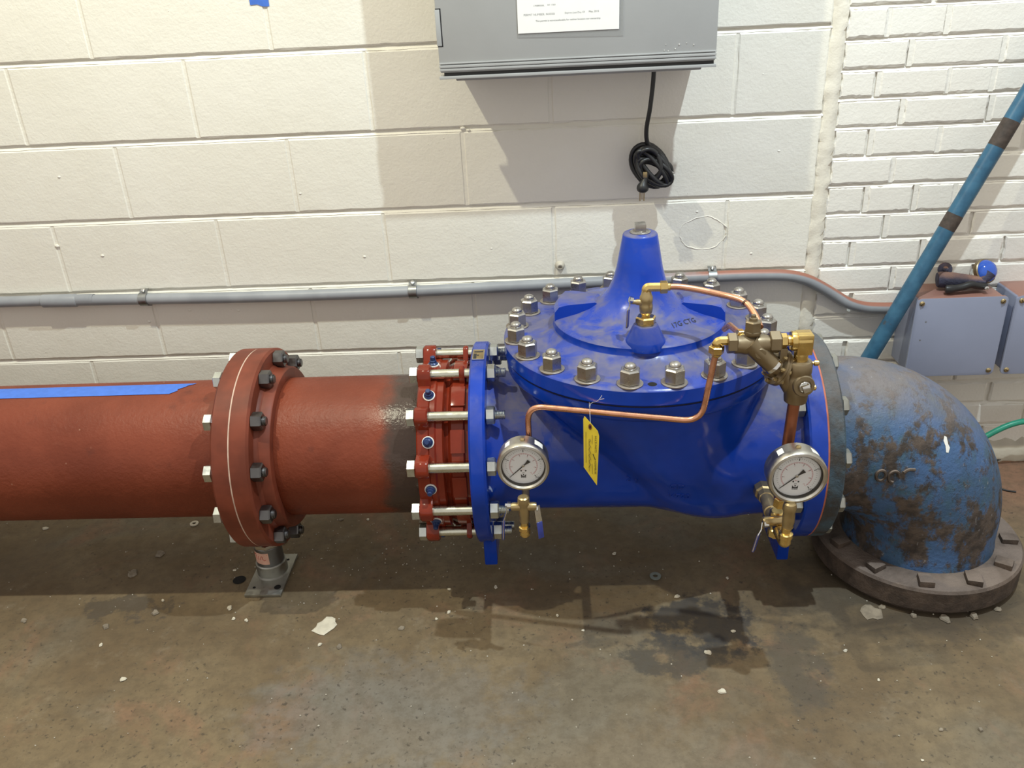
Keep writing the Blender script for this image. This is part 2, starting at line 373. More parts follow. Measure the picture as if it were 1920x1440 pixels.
def walls():
    X0, XE, ZT = -1.828, 2.052, 9*CH
    mb = MB(); mb.box((X0, .0088, -.02), (XE, .20, ZT))                         # mortar bed behind the blocks
    mb.box((-4.5, 0, -.02), (X0, .20, 3.2)); mb.box((X0, 0, ZT), (XE, .20, 3.2))
    w = put('wall_left', mb, M['block'], None, 0); w['kind'] = 'structure'
    meshes = {}
    for r in range(9):
        z0, z1 = r*CH+.0065, (r+1)*CH-.0065
        off = 0 if r % 2 == 1 else .5
        us = [X0] + [BW*(i+off) for i in range(-4, 6) if X0+.05 < BW*(i+off) < XE-.05] + [XE]
        for a, b in zip(us, us[1:]):
            wd = b-a-.007; var = rnd.randrange(3); key = (round(wd, 3), var)
            if key not in meshes: meshes[key] = mesh('block', edge_block(wd, z1-z0, .05, int(wd*1000)+var, .0018, 16, 6, .0026), M['block'], 0)
            inst('block', meshes[key], w, Matrix.Translation((a+.0035, rnd.uniform(-.0008, .0008), z0)))
    hj = MB()                                                                   # mortar: sloping bed joints, nearly flush head joints
    def bed(mb, x0, x1, z, h, yt, yb):                                          # deep at the top, flush at the bottom, a little wavy
        n = int((x1-x0)/.04); vs = []; fs = []
        for i in range(n+1):
            x = x0+(x1-x0)*i/n; a = rnd.uniform(-.0010, .0010)
            vs += [(x, yt+a*.6, z+h/2+.002), (x, yt+a*.6, z+h/2-.003), (x, yb+a*.5, z-h/2+.0015+a), (x, yb+.003, z-h/2-.002)]
            if i: fs += [((i-1)*4+k, (i-1)*4+k+1, i*4+k+1, i*4+k) for k in range(3)]
        mb.add(vs, fs)
    for r in range(1, 9): bed(hj, X0, XE, r*CH, .013, .0085, .0015)
    for r in range(9):
        off = 0 if r % 2 == 1 else .5
        for i in range(-4, 6):
            x = BW*(i+off)
            if X0+.05 < x < XE-.05: hj.box((x-.006, .0026, r*CH+.007), (x+.006, .03, (r+1)*CH-.007))
    put('mortar', hj, M['block'], w, 0)
    # paint lumps, a painted-over anchor stub and the rim of a flaked patch
    bl = MB()
    for x, z, r_ in ((.0, .752, .006), (.12, .72, .0045), (.47, .575-.03, .004), (.205, .52, .005), (1.145, 1.02, .006), (1.16, 1.015, .004), (.85, .69, .004), (1.95, .93, .004), (.33, .55, .004), (1.2, .70, .0035), (.06, .94, .004), (1.9, .66, .004), (1.75, .78, .004), (.7, .87, .003)):
        bl.sphere((0, 0, 0), r_, 8, Matrix.Translation((x, 0, z)) @ Matrix.Diagonal((1.2, .5, .8, 1)))
    tag(put('paint_lumps', bl, M['block'], w, 60), None, None, None, 'stuff')
    put('anchor_stub', MB().lathe([(.014, 0), (.012, .006), (.008, .012), (.0055, .0125), (.005, .006), (.0001, .006)], fr((1.385, .001, .6455), (0, -1, -.15)), 14, False), m_wall('stub_paint', (.45, .41, .34), (.6, .56, .48)), w, 40)
    rg = []
    for i in range(41):
        a = 2*PI*i/40; r_ = 1+.10*noise.noise((math.cos(a)*2, math.sin(a)*2, 3))+rnd.uniform(-.03, .03); rg.append((1.768+.062*r_*math.cos(a), -.0005, .722+.044*r_*math.sin(a)))
    put('flaked_patch_rim', MB().tube(rg, [rnd.uniform(.0006, .0019) for _ in rg], 5), M['block'], w, 60)
    # brick part on the right
    XB, XR = 2.083, 3.40
    mb = MB(); mb.box((XE, .0088, -.02), (XR, .20, 26*.0722)); mb.box((XE, 0, 26*.0722), (XR, .2, 3.2)); mb.box((XR, 0, -.02), (5.0, .20, 3.2))
    wb = put('wall_right', mb, M['brick'], None, 0); wb['kind'] = 'structure'
    zs = [.040-.0715+i*.0715 for i in range(9)] + [.612, .687, .757, .833, .905, .979, 1.049, 1.117, 1.186, 1.260]
    while zs[-1] < 1.86: zs.append(zs[-1]+.0722)
    heads = {9: [2.169, 2.354], 8: [2.286], 10: [2.248], 11: [2.187, 2.312, 2.41], 12: [2.242, 2.467], 13: [2.179, 2.347], 14: [2.246, 2.461], 15: [2.179, 2.345, 2.453], 16: [2.246, 2.465], 17: [2.182, 2.322]}
    for r in range(len(zs)-1):
        z0, z1 = max(zs[r], -.01)+.005, zs[r+1]-.005
        xs = [XB]+heads.get(r, [XB+(.1 if r % 2 else .2)])
        while xs[-1] < XR-.05: xs.append(xs[-1]+.214+rnd.uniform(-.008, .008))
        xs[-1] = XR
        for a, b in zip(xs, xs[1:]):
            if b-a < .03: continue
            wd = round((b-a-.011)/.01)*.01; key = ('b', round(wd, 3), round(z1-z0, 3), rnd.randrange(2))
            if key not in meshes: meshes[key] = mesh('brick', edge_block(wd, z1-z0, .05, int(wd*1000)+key[3]*50, .0028, 12, 4, .0032), M['brick'], 0)
            inst('brick', meshes[key], wb, Matrix.Translation((a+.005, rnd.uniform(-.0025, .0015), z0)) @ Matrix.Rotation(rnd.uniform(-.006, .006), 4, 'Y'))
    hj = MB()
    for r in range(len(zs)-1):
        for x in heads.get(r, []): hj.box((x-.006, .002, zs[r]+.004), (x+.006, .03, zs[r+1]-.004))
    for z in zs[1:]: bed(hj, XE+.02, XR, z, .0115, .0085, .0015)
    put('mortar', hj, M['brick'], wb, 0)
    # caulked joint between the two walls
    vs = []; fs = []; n = 150
    for i in range(n+1):
        z = i*1.85/n; a = rnd.uniform(-.004, .004)
        for x, y in ((XE-.006+a, .006), (XE+.004+a, -.002-rnd.random()*.003), (XE+.018, -.001-rnd.random()*.004), (XE+.030+rnd.uniform(-.006, .004), -.001-rnd.random()*.004), (XE+.038, .008)): vs.append((x, y, z))
        if i:
            for k in range(4): fs.append(((i-1)*5+k, (i-1)*5+k+1, i*5+k+1, i*5+k))
    put('caulk_joint', MB().add(vs, fs), M['caulk'], wb, 60)
    # floor
    mb = MB(); n = 60; x0, x1, y0, y1 = -4.5, 5.0, -4.5, .05
    vs = [(x0+(x1-x0)*i/n, y0+(y1-y0)*j/n, .0022*noise.noise((i*.33, j*.33, 0)) if j < n-4 else 0) for j in range(n+1) for i in range(n+1)]
    fs = [(j*(n+1)+i, j*(n+1)+i+1, (j+1)*(n+1)+i+1, (j+1)*(n+1)+i) for j in range(n) for i in range(n)]
    f = put('floor', MB().add(vs, fs), M['floor'], None, 60); f['kind'] = 'structure'
    h = MB().lathe([(.0001, .0018), (.013, .0018)], Matrix.Translation((.535, -.515, 0)), 20, False)
    h.lathe([(.013, .0018), (.0165, .0012)], Matrix.Translation((.535, -.515, 0)), 20, False)
    put('anchor_hole', h, M['hole'], f, 0, label='round dark anchor hole in the concrete floor')
    # lumpy mortar line along the brick foot
    mb = MB(); vs = []; fs = []
    for i in range(61):
        x = 2.35+i*.016; a = rnd.uniform(-.006, .01)
        for y, z in ((.004, .06+rnd.uniform(-.01, .01)), (-.012-rnd.random()*.006, .045+a*.5), (-.02-rnd.random()*.01, .02+a), (-.022-rnd.random()*.008, -.004)): vs.append((x, y, z))
        if i:
            for k in range(3): fs.append(((i-1)*4+k, (i-1)*4+k+1, i*4+k+1, i*4+k))
    put('mortar_fillet', mb.add(vs, fs), m_wall('shaded_mortar', (.40, .36, .29), (.50, .46, .38)), wb, 60)  # shade by the junction boxes is put into this darker mortar colour
walls()

# ------------------------------------------------------------------ bolts shared by the flanges
PY, PZ = -.455, .361                       # pipe axis
AX = fr((0, PY, PZ), (1, 0, 0), (0, -1, 0))   # local z = world x, local x = towards the room, local y = world z up? (checked below)
def ring(x, R, ang):                        # point on a circle about the pipe axis; ang from the room side upwards
    a = math.radians(ang); return V(x, PY-R*math.cos(a), PZ+R*math.sin(a))
def xl(prof, n=64):                         # lathe about the pipe axis, profile (radius, x)
    return MB().lathe([(r, x) for r, x in prof], AX, n)
def at_x(x, R, ang, spin=0): return Matrix.Translation(ring(x, R, ang)) @ Matrix.Rotation(PI/2, 4, 'Y') @ Matrix.Rotation(spin, 4, 'Z')
def thread_prof(r, h0, h1, pitch=.0032):
    p = []; h = h0
    while h < h1-.001: p += [(r, h), (r*.9, h+pitch*.5)]; h += pitch
    p += [(r, h1-.002), (r*.8, h1)]; return p
me_head = mesh('bolt_head', MB().hexa(.035, -.020, 0), M['zinc_nut'], 20)
me_nut_dark = mesh('nut', MB().hexa(.0365, 0, .024), M['dark_bolt'], 20)
me_end_dark = mesh('bolt_end', MB().lathe(thread_prof(.0108, .0, .025), I4, 16), M['dark_bolt'], 20)
me_nut = mesh('nut', MB().hexa(.0345, 0, .020), M['zinc_nut'], 20)
me_end = mesh('bolt_end', MB().lathe(thread_prof(.0105, 0, .040), I4, 16), M['zinc_nut'], 20)

# ------------------------------------------------------------------ red pipe on the left, red spool
t = thing('red_pipe', (-.4, PY, PZ), 'long rust-red pipe with a blue tape strip, left of the bolted flange', 'pipe')
put('barrel', xl([(.167, -1.6), (.167, .606), (.175, .612)]), M['red'], t)
put('flange', xl([(.17, .607), (.234, .607), (.2406, .6125), (.2406, .648), (.17, .648)], 96), M['red_flange'], t)
put('gasket', xl([(.15, .648), (.2398, .648), (.2398, .6515), (.15, .6515)], 96), M['gasket'], t)
t = thing('pipe_spool', (.85, PY, PZ), 'short rust-red pipe spool between bolted flange and coupling', 'pipe')
put('barrel', xl([(.160, .6515), (.167, .70), (.167, 1.10)]), M['red'], t)
put('flange', xl([(.16, .6515), (.2406, .6515), (.2406, .688), (.235, .693), (.16, .693)], 96), M['red_flange'], t)
put('hub', xl([(.205, .690), (.203, .697), (.198, .702), (.1945, .722), (.1915, .7255), (.171, .7260), (.166, .724)]), M['red_flange'], t)
for k in range(12):
    a = 15+30*k; sp = rnd.uniform(0, 1)
    b = inst('bolt', me_end_dark, t, at_x(.700, .216, a, sp))
    inst('nut', me_nut_dark, b, at_x(.693, .216, a, .52+rnd.uniform(-.18, .18)))
    inst('bolt_head', me_head, b, at_x(.607, .216, a, .3+sp))
# tape on the pipe
def pipe_patch(x0, x1, a0, a1, r, n=24, m=8, torn=None):
    vs = []; fs = []
    for i in range(n+1):
        for j in range(m+1):
            s = j/m; x = x0+(x1-x0)*i/n
            if torn and i == n: x = x1+torn[j]
            vs.append(ring(x, r, a0+(a1-a0)*s))
    for i in range(n):
        for j in range(m): fs.append((i*(m+1)+j, i*(m+1)+j+1, (i+1)*(m+1)+j+1, (i+1)*(m+1)+j))
    return MB().add(vs, fs)
def thick(o, d):
    bake(o, [('SOLIDIFY', dict(thickness=d, offset=1))]); return o
tp = solo('masking_tape', pipe_patch(-1.5, .470, 80, 97, .1678, 40, 8, [-.012, -.004, .004, .002, .010, .017, .020, .030, .036]), M['tape'], (-.4, PY, PZ+.168), 'blue masking tape strip along the top of the red pipe', 'tape')
thick(tp, .0003)

# ------------------------------------------------------------------ pipe stand
t = thing('pipe_stand', (.62, -.49, 0), 'short galvanised pipe stand with square base plate under red flange', 'pipe stand')
Q = Matrix.Translation((.617, -.488, 0))
pl = put('base_plate', MB().box((.571, -.584, .001), (.664, -.420, .009)), M['galv'], t, 32, .001)
hm = mesh('bolt_hole', MB().lathe([(.0001, .0006), (.0085, .0006), (.0085, -.0002)], I4, 18, False), M['hole'], 0)
for x, y in ((.648, -.556), (.588, -.556), (.645, -.445)): inst('bolt_hole', hm, pl, Matrix.Translation((x, y, .0091)) @ Matrix.Scale(1 if x > .6 and y < -.5 else .45, 4))
put('socket', MB().lathe([(.043, .009), (.039, .012), (.0385, .042), (.036, .0445), (.03, .0445)], Q, 36), M['galv'], t)
put('tube', MB().lathe([(.0345, .040), (.0345, .096), (.033, .098), (.028, .098)], Q, 36), M['galv_dark'], t)
put('saddle', MB().lathe([(.036, .097), (.037, .1), (.037, .108), (.030, .111), (.028, .121)], Q, 8, True, .2), M['chrome'], t, 20)
st = MB(); 
for i in range(13):
    a = -2.55+i*.105
    st.v += [Q @ V(.0349*math.cos(a), .0349*math.sin(a), z) for z in (.054, .088)]
st.f = [(2*i, 2*i+2, 2*i+3, 2*i+1) for i in range(12)]
sk = put('sticker', st, M['pink'], t, 60, label='pale pink paper sticker with red marking'); thick(sk, .0003)
sc = MB()
for pts in ([(-1.95, .068), (-1.9, .074), (-1.8, .079), (-1.72, .076), (-1.75, .072), (-1.62, .067), (-1.5, .069)], [(-2.1, .067), (-2.05, .079)], [(-2.3, .067), (-2.3, .079)], [(-2.5, .083), (-2.3, .0825), (-1.4, .0825)]):
    sc.tube(spline([Q @ V(.0354*math.cos(a), .0354*math.sin(a), z) for a, z in pts], 4), .0006, 5)
put('marking', sc, plain('red_marker', (.45, .06, .05), .6), sk, 0)

# ------------------------------------------------------------------ red flange adapter coupling
t = thing('flange_adapter', (1.10, PY, PZ), 'glossy red flange adapter coupling with long zinc studs', 'coupling')
def gear(R0, R1, x0, x1, offs, half, M_, n=240, pw=4):
    """ring with lugs: outer radius rises to R1 at the angles offs"""
    pr = []
    for k in range(n):
        d = 360*k/n; m = min(abs((d-o+180) % 360-180) for o in offs); s = max(0, 1-(m/half)**pw) if m < half else 0
        pr.append((R0+(R1-R0)*s, math.radians(d)))
    vs = []; fs = []
    for x in (x0, x0+.003, x1-.003, x1):
        for R, a in pr:
            e = .003 if x in (x0, x1) else 0; vs.append((x, PY-(R-e)*math.cos(a), PZ+(R-e)*math.sin(a)))
    for i, x in enumerate((x0, x1)):
        for R, a in pr: vs.append((x, PY-.168*math.cos(a), PZ+.168*math.sin(a)))
    for j in range(3):
        for k in range(n): fs.append((j*n+k, j*n+(k+1) % n, (j+1)*n+(k+1) % n, (j+1)*n+k))
    for k in range(n):
        fs.append((k, (k+1) % n, 4*n+(k+1) % n, 4*n+k)); fs.append((3*n+k, 3*n+(k+1) % n, 5*n+(k+1) % n, 5*n+k))
    return MB().add(vs, fs)
SA = [15+30*k for k in range(12)]
put('gland_ring', gear(.2065, .2375, 1.055, 1.084, SA, 6.6, M), M['red_gloss'], t, 40)
put('wedge_ring', xl([(.168, 1.084), (.206, 1.084), (.2065, 1.095), (.203, 1.099), (.203, 1.112), (.198, 1.115), (.170, 1.115)], 72), M['red_gloss'], t)
put('sleeve', xl([(.168, 1.113), (.186, 1.115), (.188, 1.123), (.194, 1.127), (.200, 1.132), (.200, 1.158), (.196, 1.162), (.196, 1.173), (.165, 1.173)], 72), M['red_gloss'], t)
put('end_ears', gear(.197, .234, 1.148, 1.160, [75, 105, 285, 315, 255], 4.5, M), M['red_gloss'], t, 40)
me_wp = mesh('wedge_pad', MB().box((-.016, -.026, -.012), (.016, .026, .004)), M['red_gloss'], 32, .002)
for k in range(12): inst('wedge_pad', me_wp, t, Matrix.Translation(ring(1.146, .1995, 30*k)) @ Matrix.Rotation(math.radians(90-30*k), 4, 'X'))
me_stud = mesh('stud', MB().lathe([(.0112, -.002), (.0112, .12)], I4, 20), M['zinc'], 30)
for a in SA:
    b = inst('stud', me_stud, t, at_x(1.056, .216, a))
    inst('stud_head', me_head, b, at_x(1.056, .216, a, rnd.uniform(0, .5)))
    inst('nut', me_nut, b, at_x(1.2105, .216, a, rnd.uniform(.2, .7)))
    inst('stud_end', me_end, b, at_x(1.212, .216, a))
me_cs = mesh('set_screw', MB().lathe([(.0105, 0), (.0115, .004), (.0085, .007), (.0078, .011), (.0062, .012), (.0058, .020), (.0045, .0215)], I4, 18), M['cap_blue'], 30)
me_csw = mesh('washer', MB().lathe([(.0135, -.001), (.0135, .0012), (.0095, .0016)], I4, 24), M['white'], 30)
for k in range(12):
    a = 30*k; P = ring(1.082, .2068, a); Mx = fr(P, P-V(1.082, PY, PZ))
    b = inst('set_screw', me_cs, t, Mx); inst('washer', me_csw, b, Mx)

# ------------------------------------------------------------------ blue control valve
VX = 1.553
t = thing('control_valve', (VX, PY, .06), 'large glossy blue globe control valve with domed bolted cover', 'valve')
def volume(parts):
    mb = MB()
    for p in parts: mb.v, mb.f = mb.v, mb.f; o = len(mb.v); mb.v += p.v; mb.f += [tuple(i+o for i in f) for f in p.f]
    return mb
def loft(secs, n=48):                        # stacked horizontal ellipses (z, cx, rx, ry)
    vs = []; fs = []
    for z, cx, rx, ry in secs:
        for k in range(n): vs.append((cx+rx*math.cos(2*PI*k/n), PY+ry*math.sin(2*PI*k/n), z))
    for j in range(len(secs)-1):
        for k in range(n): fs.append((j*n+k, j*n+(k+1) % n, (j+1)*n+(k+1) % n, (j+1)*n+k))
    fs += [tuple(range(n-1, -1, -1)), tuple((len(secs)-1)*n+k for k in range(n))]
    return MB().add(vs, fs)
body = volume([
    xl([(.190, 1.190), (.186, 1.215), (.168, 1.245), (.164, 1.30), (.166, 1.62)], 48),
    loft([(.194, 1.735, .05, .05), (.199, 1.735, .10, .09), (.216, 1.730, .145, .135), (.250, 1.715, .175, .172), (.30, 1.69, .190, .202), (.37, 1.648, .205, .226), (.44, 1.602, .222, .24), (.50, 1.572, .248, .258), (.55, VX+.006, .272, .276), (.600, VX, .284, .284)]),
    xl([(.16, 1.55), (.185, 1.66), (.190, 1.76), (.186, 1.85), (.192, 1.88), (.205, 1.905)], 48)])
bo = put('body', body, M['blue'], t, 60)
bake(bo, [('REMESH', dict(mode='VOXEL', voxel_size=.0075)), ('SMOOTH', dict(factor=.5, iterations=14))])
body_bvh = BVHTree.FromObject(bo, bpy.context.evaluated_depsgraph_get())
body_off = WM[bo.name].translation
fl = put('flange', xl([(.15, 1.173), (.2365, 1.173), (.2406, 1.177), (.2406, 1.204), (.2365, 1.209), (.15, 1.209)], 96), M['blue_clean'], t)
flr = put('flange', xl([(.15, 1.893), (.2365, 1.893), (.2406, 1.897), (.2406, 1.930), (.15, 1.930)], 96), M['blue_clean'], t)
put('foot', MB().box((1.175, -.535, .050), (1.207, -.375, .17)), M['blue_clean'], t, 32, .004)
put('foot', MB().box((1.892, -.535, .050), (1.920, -.375, .17)), M['blue_clean'], t, 32, .004)
CZ = .640
AZ = Matrix.Translation((VX, PY, 0))
put('body_flange', MB().lathe([(.22, .555), (.285, .560), (.297, .570), (.299, .574), (.299, .5985), (.22, .5985)], AZ, 96), M['blue_clean'], t)
put('cover_gasket', MB().lathe([(.22, .5985), (.2965, .5985), (.2965, .602), (.22, .602)], AZ, 96), M['black'], t)
cv = put('cover', MB().lathe([(.2, .602), (.299, .602), (.303, .606), (.303, CZ-.005), (.299, CZ-.001), (.296, CZ), (.245, CZ), (.215, CZ+.007), (.192, CZ+.020), (.1905, CZ+.022), (.1895, CZ+.036), (.186, CZ+.0395), (.175, CZ+.0425), (.14, CZ+.050), (.11, CZ+.060), (.085, CZ+.076), (.068, CZ+.097), (.057, CZ+.122), (.050, CZ+.150), (.0375, CZ+.220), (.0355, CZ+.2235), (.032, CZ+.225)], AZ, 96), M['blue'], t, 38)
for a, hw_ in ((2, 20), (171, 17)):                          # raised pads beside the stem tower
    pr = [(.080, CZ+.060), (.098, CZ+.0735), (.160, CZ+.0725), (.179, CZ+.0690), (.1880, CZ+.058), (.1895, CZ+.030)]
    w_ = math.radians(hw_); mb = MB(); mb.lathe(pr, AZ, 10, False, 0, math.radians(a)-w_, math.radians(a)+w_)
    m_ = 11
    for e in (0, 10): mb.v += [V(mb.v[j*m_+e].x, mb.v[j*m_+e].y, CZ+.03) for j in range(len(pr))]
    o = len(pr)*m_; L = len(pr)
    for q, e in enumerate((0, 10)):
        for j in range(L-1): mb.f.append((j*m_+e, (j+1)*m_+e, o+q*L+j+1, o+q*L+j))
    put('cover_pad', mb, M['blue'], cv, 30, .003)
put('stem_plug', MB().lathe([(.0225, CZ+.225), (.0225, CZ+.2275), (.018, CZ+.2285), (.012, CZ+.229), (.012, CZ+.231)], AZ, 28).box((VX-.0115, PY-.0115, CZ+.229), (VX+.0115, PY+.0115, CZ+.245), I4), M['stainless'], cv, 30, .0008)
BX, BY = 1.551, -.612
put('boss', MB().lathe([(.043, CZ+.030), (.0415, CZ+.044), (.039, CZ+.048), (.0255, CZ+.076), (.0235, CZ+.0785), (.015, CZ+.079)], Matrix.Translation((BX, BY, 0)), 40), M['blue'], cv)
put('vent_hole', MB().lathe([(.0001, CZ+.0006), (.0085, CZ+.0006), (.0095, CZ-.0002)], Matrix.Translation((VX, PY-.277, 0)), 20, False), M['hole'], cv, 0)
me_cn = mesh('nut', MB().hexa(.037, .003, .034), M['stainless'], 20)
me_cw = mesh('washer', MB().lathe([(.012, 0), (.0262, 0), (.0262, .0025), (.0255, .003), (.012, .003)], I4, 32), M['washer'], 30)
me_ce = mesh('cover_stud', MB().lathe([(.0125, .033), (.0125, .036), (.0118, .0365), (.0122, .039), (.0105, .0425), (.007, .045), (.002, .046)], I4, 20), M['stainless'], 40)
for k in range(20):
    a = math.radians(-81+18*k); Mx = Matrix.Translation((VX+.277*math.cos(a), PY+.277*math.sin(a), CZ))
    b = inst('cover_stud', me_ce, t, Mx); inst('nut', me_cn, b, Mx @ Matrix.Rotation(rnd.uniform(-.25, .25)+.52, 4, 'Z')); inst('washer', me_cw, b, Mx)
me_hb = mesh('bolt_head', MB().hexa(.0365, -.022, 0), M['galv'], 20)
me_hn = mesh('nut', MB().hexa(.0365, 0, .014), M['galv'], 20)
for k in range(12):
    a = 15+30*k; b = inst('bolt', me_hb, t, at_x(1.893, .216, a, .45)); inst('nut', me_hn, b, at_x(1.9685, .216, a, .5))
# name plate on the left flange rim
P = ring(1.191, .2409, 84); Mx = fr(P, P-V(1.191, PY, PZ), (1, 0, 0))
npl = put('name_plate', MB().box((-.012, -.020, 0), (.012, .020, .0012), Mx), M['brass_dull'], fl, 32, .0003)
put('plate_border', MB().box((-.0135, -.022, 0), (.0135, -.020, .0018), Mx).box((-.0135, .020, 0), (.0135, .022, .0018), Mx).box((-.0135, -.02, 0), (-.012, .02, .0018), Mx).box((.012, -.02, 0), (.0135, .02, .0018), Mx), M['chrome'], npl, 0)
put('plate_print', MB().box((-.011, -.018, .0012), (-.004, .004, .0014), Mx).box((-.003, -.006, .0012), (.001, .0, .0014), Mx).box((-.010, .010, .0012), (.010, .015, .0014), Mx), M['ink'], npl, 0)
# lettering cast into the body, pressed onto the curved surface
def cast_text(txt, size, x, z, slant, name, parent, mat, direction=V(0, 1, 0), src=None, lift=.0022):
    mb = text_mb(txt, size); vs = []
    for v in mb.v:
        c, s_ = math.cos(slant), math.sin(slant)
        P = V(x+v.x*c-v.y*s_, -1.2, z+v.x*s_+v.y*c)
        h, nrm, _, _ = body_bvh.ray_cast(P-body_off, direction); vs.append((h+body_off+nrm*lift) if h else V(P.x, -.62, P.z))
    mb.v = vs; o = put(name, mb, mat, parent, 0); bake(o, [('SOLIDIFY', dict(thickness=.0022, offset=-1))]); o.data.polygons.foreach_set('use_smooth', [False]*len(o.data.polygons)); return o
cast_text('GD', .022, 1.604, .354, .06, 'cast_lettering', bo, M['blue_clean'])
cast_text('14720', .020, 1.601, .320, .10, 'cast_lettering', bo, M['blue_clean'])
cast_text('2 1', .022, 1.514, .345, 0, 'cast_lettering', bo, M['blue_clean'])
# marker scrawl on the cover
mk = text_mb('17G CTG', .015); vs = []
for v in mk.v:
    s_ = .42; x = v.x*math.cos(s_)-v.y*math.sin(s_); y = v.x*math.sin(s_)+v.y*math.cos(s_); P = V(1.612+x, -.578+y*1.5, 0)
    r = (P-V(VX, PY, 0)).length; prof = [(.192, CZ+.036), (.186, CZ+.0395), (.175, CZ+.0425), (.14, CZ+.050), (.11, CZ+.060), (.085, CZ+.076), (.05, CZ+.13)]
    for (r1, z1), (r2, z2) in zip(prof, prof[1:]):
        if r2 <= r <= r1: P.z = z2+(z1-z2)*(r-r2)/(r1-r2)+.0012
    vs.append(P)
mk.v = vs; put('marker_writing', mk, M['ink'], cv, 0)

# ------------------------------------------------------------------ old elbow on the right
t = thing('pipe_elbow', (2.25, PY, .012), 'old flaking blue and rusty ninety degree elbow bolted to floor flange', 'pipe elbow')
put('gasket', xl([(.15, 1.930), (.2400, 1.930), (.2400, 1.934), (.15, 1.934)], 96), M['red_gasket'], t)
put('flange', xl([(.15, 1.934), (.2406, 1.934), (.2406, 1.964), (.236, 1.9685), (.15, 1.9685)], 96), M['rustflange'], t)
EX = 2.2504; RB = .235; path = [V(1.965, PY, PZ)]
for i in range(25):
    a = PI/2*i/24; path.append(V(EX-RB+RB*math.sin(a), PY, PZ-RB+RB*math.cos(a)))
path += [V(EX, PY, .10), V(EX, PY, .070)]
rr = [.184]+[(.181-.007*i/24)+.005*math.sin(PI*i/24) for i in range(25)]+[.174, .178]
el = put('barrel', MB().tube(path, rr, 64), M['rustblue'], t, 60)
put('base_flange', MB().lathe([(.15, .014), (.236, .014), (.2406, .019), (.2406, .069), (.236, .075), (.205, .078), (.15, .080)], Matrix.Translation((EX, PY, 0)), 96), M['rust'], t)
put('lower_ring', MB().lathe([(.15, -.005), (.222, -.005), (.219, .015), (.15, .015)], Matrix.Translation((EX, PY, 0)), 64), M['rust'], t)
def lump(s, q):
    mb = MB(); mb.box((-s, -s*.85, -.008), (s, s*.85, .013)); mb.v = [v*q.uniform(.85, 1.12) for v in mb.v]; return mb
for k in range(12):
    a = math.radians(-75+30*k)
    o = put('bolt_head', MB().add(lump(.019, rnd).v, lump(.019, rnd).f, Matrix.Translation((EX+.208*math.cos(a), PY+.208*math.sin(a), .077)) @ Matrix.Rotation(a+rnd.uniform(-.5, .5), 4, 'Z')), M['rust'], t, 32, .004)
# cast numerals and a chalk mark on the bend, pressed onto its surface
el_bvh = BVHTree.FromObject(el, bpy.context.evaluated_depsgraph_get()); el_off = WM[el.name].translation
def on_elbow(mb, x, z, lift, d=V(.12, 1, -.25)):
    out = []
    for v in mb.v:
        P = V(x+v.x, -1.2, z+v.y+.15); h, nrm, _, _ = el_bvh.ray_cast(P-el_off, d.normalized()); out.append(h+el_off+nrm*lift if h else P)
    mb.v = out; return mb
nm = MB()
for cx, cy, rx, ry in ((0, 0, .010, .013), (.028, -.004, .011, .014)):
    nm.tube([V(cx+rx*math.cos(i*PI/8), cy+ry*math.sin(i*PI/8), 0) for i in range(13 if cx else 17)], .0035, 6)
nm.tube(spline([V(.048, .006, 0), V(.058, .012, 0), V(.072, .011, 0)], 4), .0035, 6)
def press(mb, x, z, base_lift):                # keep the tube thickness along the surface normal
    out = []
    for v in mb.v:
        P = V(x+v.x, -1.2, z+v.y); h, nrm, _, _ = el_bvh.ray_cast(P-el_off, V(0, 1, 0)); out.append(h+el_off+nrm*(base_lift+v.z) if h else P)
    mb.v = out; return mb
put('cast_numerals', press(nm, 2.065, .355, .001), M['rust'], el, 40)
ch = MB(); poly = [(0, 0), (.006, -.003), (.008, -.016), (.012, -.024), (.008, -.033), (.002, -.031), (.001, -.018), (-.003, -.008)]
ch.add([(x, y, 0) for x, y in poly], [tuple(range(8))])
o = put('chalk_mark', press(ch, 2.205, .425, .001), M['white'], el, 0)

# ------------------------------------------------------------------ electrical enclosure on the wall
BXF = -.173
t = thing('electrical_enclosure', (1.433, -.001, 1.17), 'big grey metal electrical enclosure on block wall above the valve', 'electrical box')
put('body', MB().box((1.150, BXF+.045, 1.150), (1.722, -.001, 2.05)), M['box'], t, 32, .003)
cvr = put('cover', MB().prism([(1.119, 1.192), (1.746, 1.192), (1.746, 2.06), (1.119, 2.06)], 0, .028, fr((0, BXF+.028, 0), (0, -1, 0), (1, 0, 0))), M['box'], t, 32, .002)
for z0, z1, d in ((1.1925, 1.1955, .0025), (1.1845, 1.1905, .0035), (1.1775, 1.183, .003)): put('cover_ridge', MB().box((1.119, BXF-d, z0), (1.746, BXF+.03, z1)), M['box'], cvr, 32, .001)
put('cover_core', MB().box((1.121, BXF+.003, 1.174), (1.744, BXF+.03, 1.194)), M['box'], cvr, 0)
put('seal', MB().box((1.128, BXF+.004, 1.166), (1.742, BXF+.04, 1.1755)), M['black'], t, 0)
put('bottom_lip', MB().box((1.117, BXF-.002, 1.160), (1.747, BXF+.045, 1.1665)), M['box'], t, 32, .001)
la = put('hinge_plate', MB().box((1.1175, BXF-.0012, 1.232), (1.1285, BXF+.01, 1.308)), M['box'], t, 32, .001)
put('hinge_gap', MB().box((1.1285, BXF-.0005, 1.2305), (1.131, BXF+.004, 1.3095)).box((1.119, BXF-.0005, 1.308), (1.131, BXF+.004, 1.310)).box((1.119, BXF-.0005, 1.230), (1.131, BXF+.004, 1.232)), M['black'], la, 0)
sp_ = MB()
for i in range(7): sp_.sphere((1.60+rnd.random()*.1, BXF-.001, 1.195+rnd.random()*.022), rnd.uniform(.0008, .0016), 6)
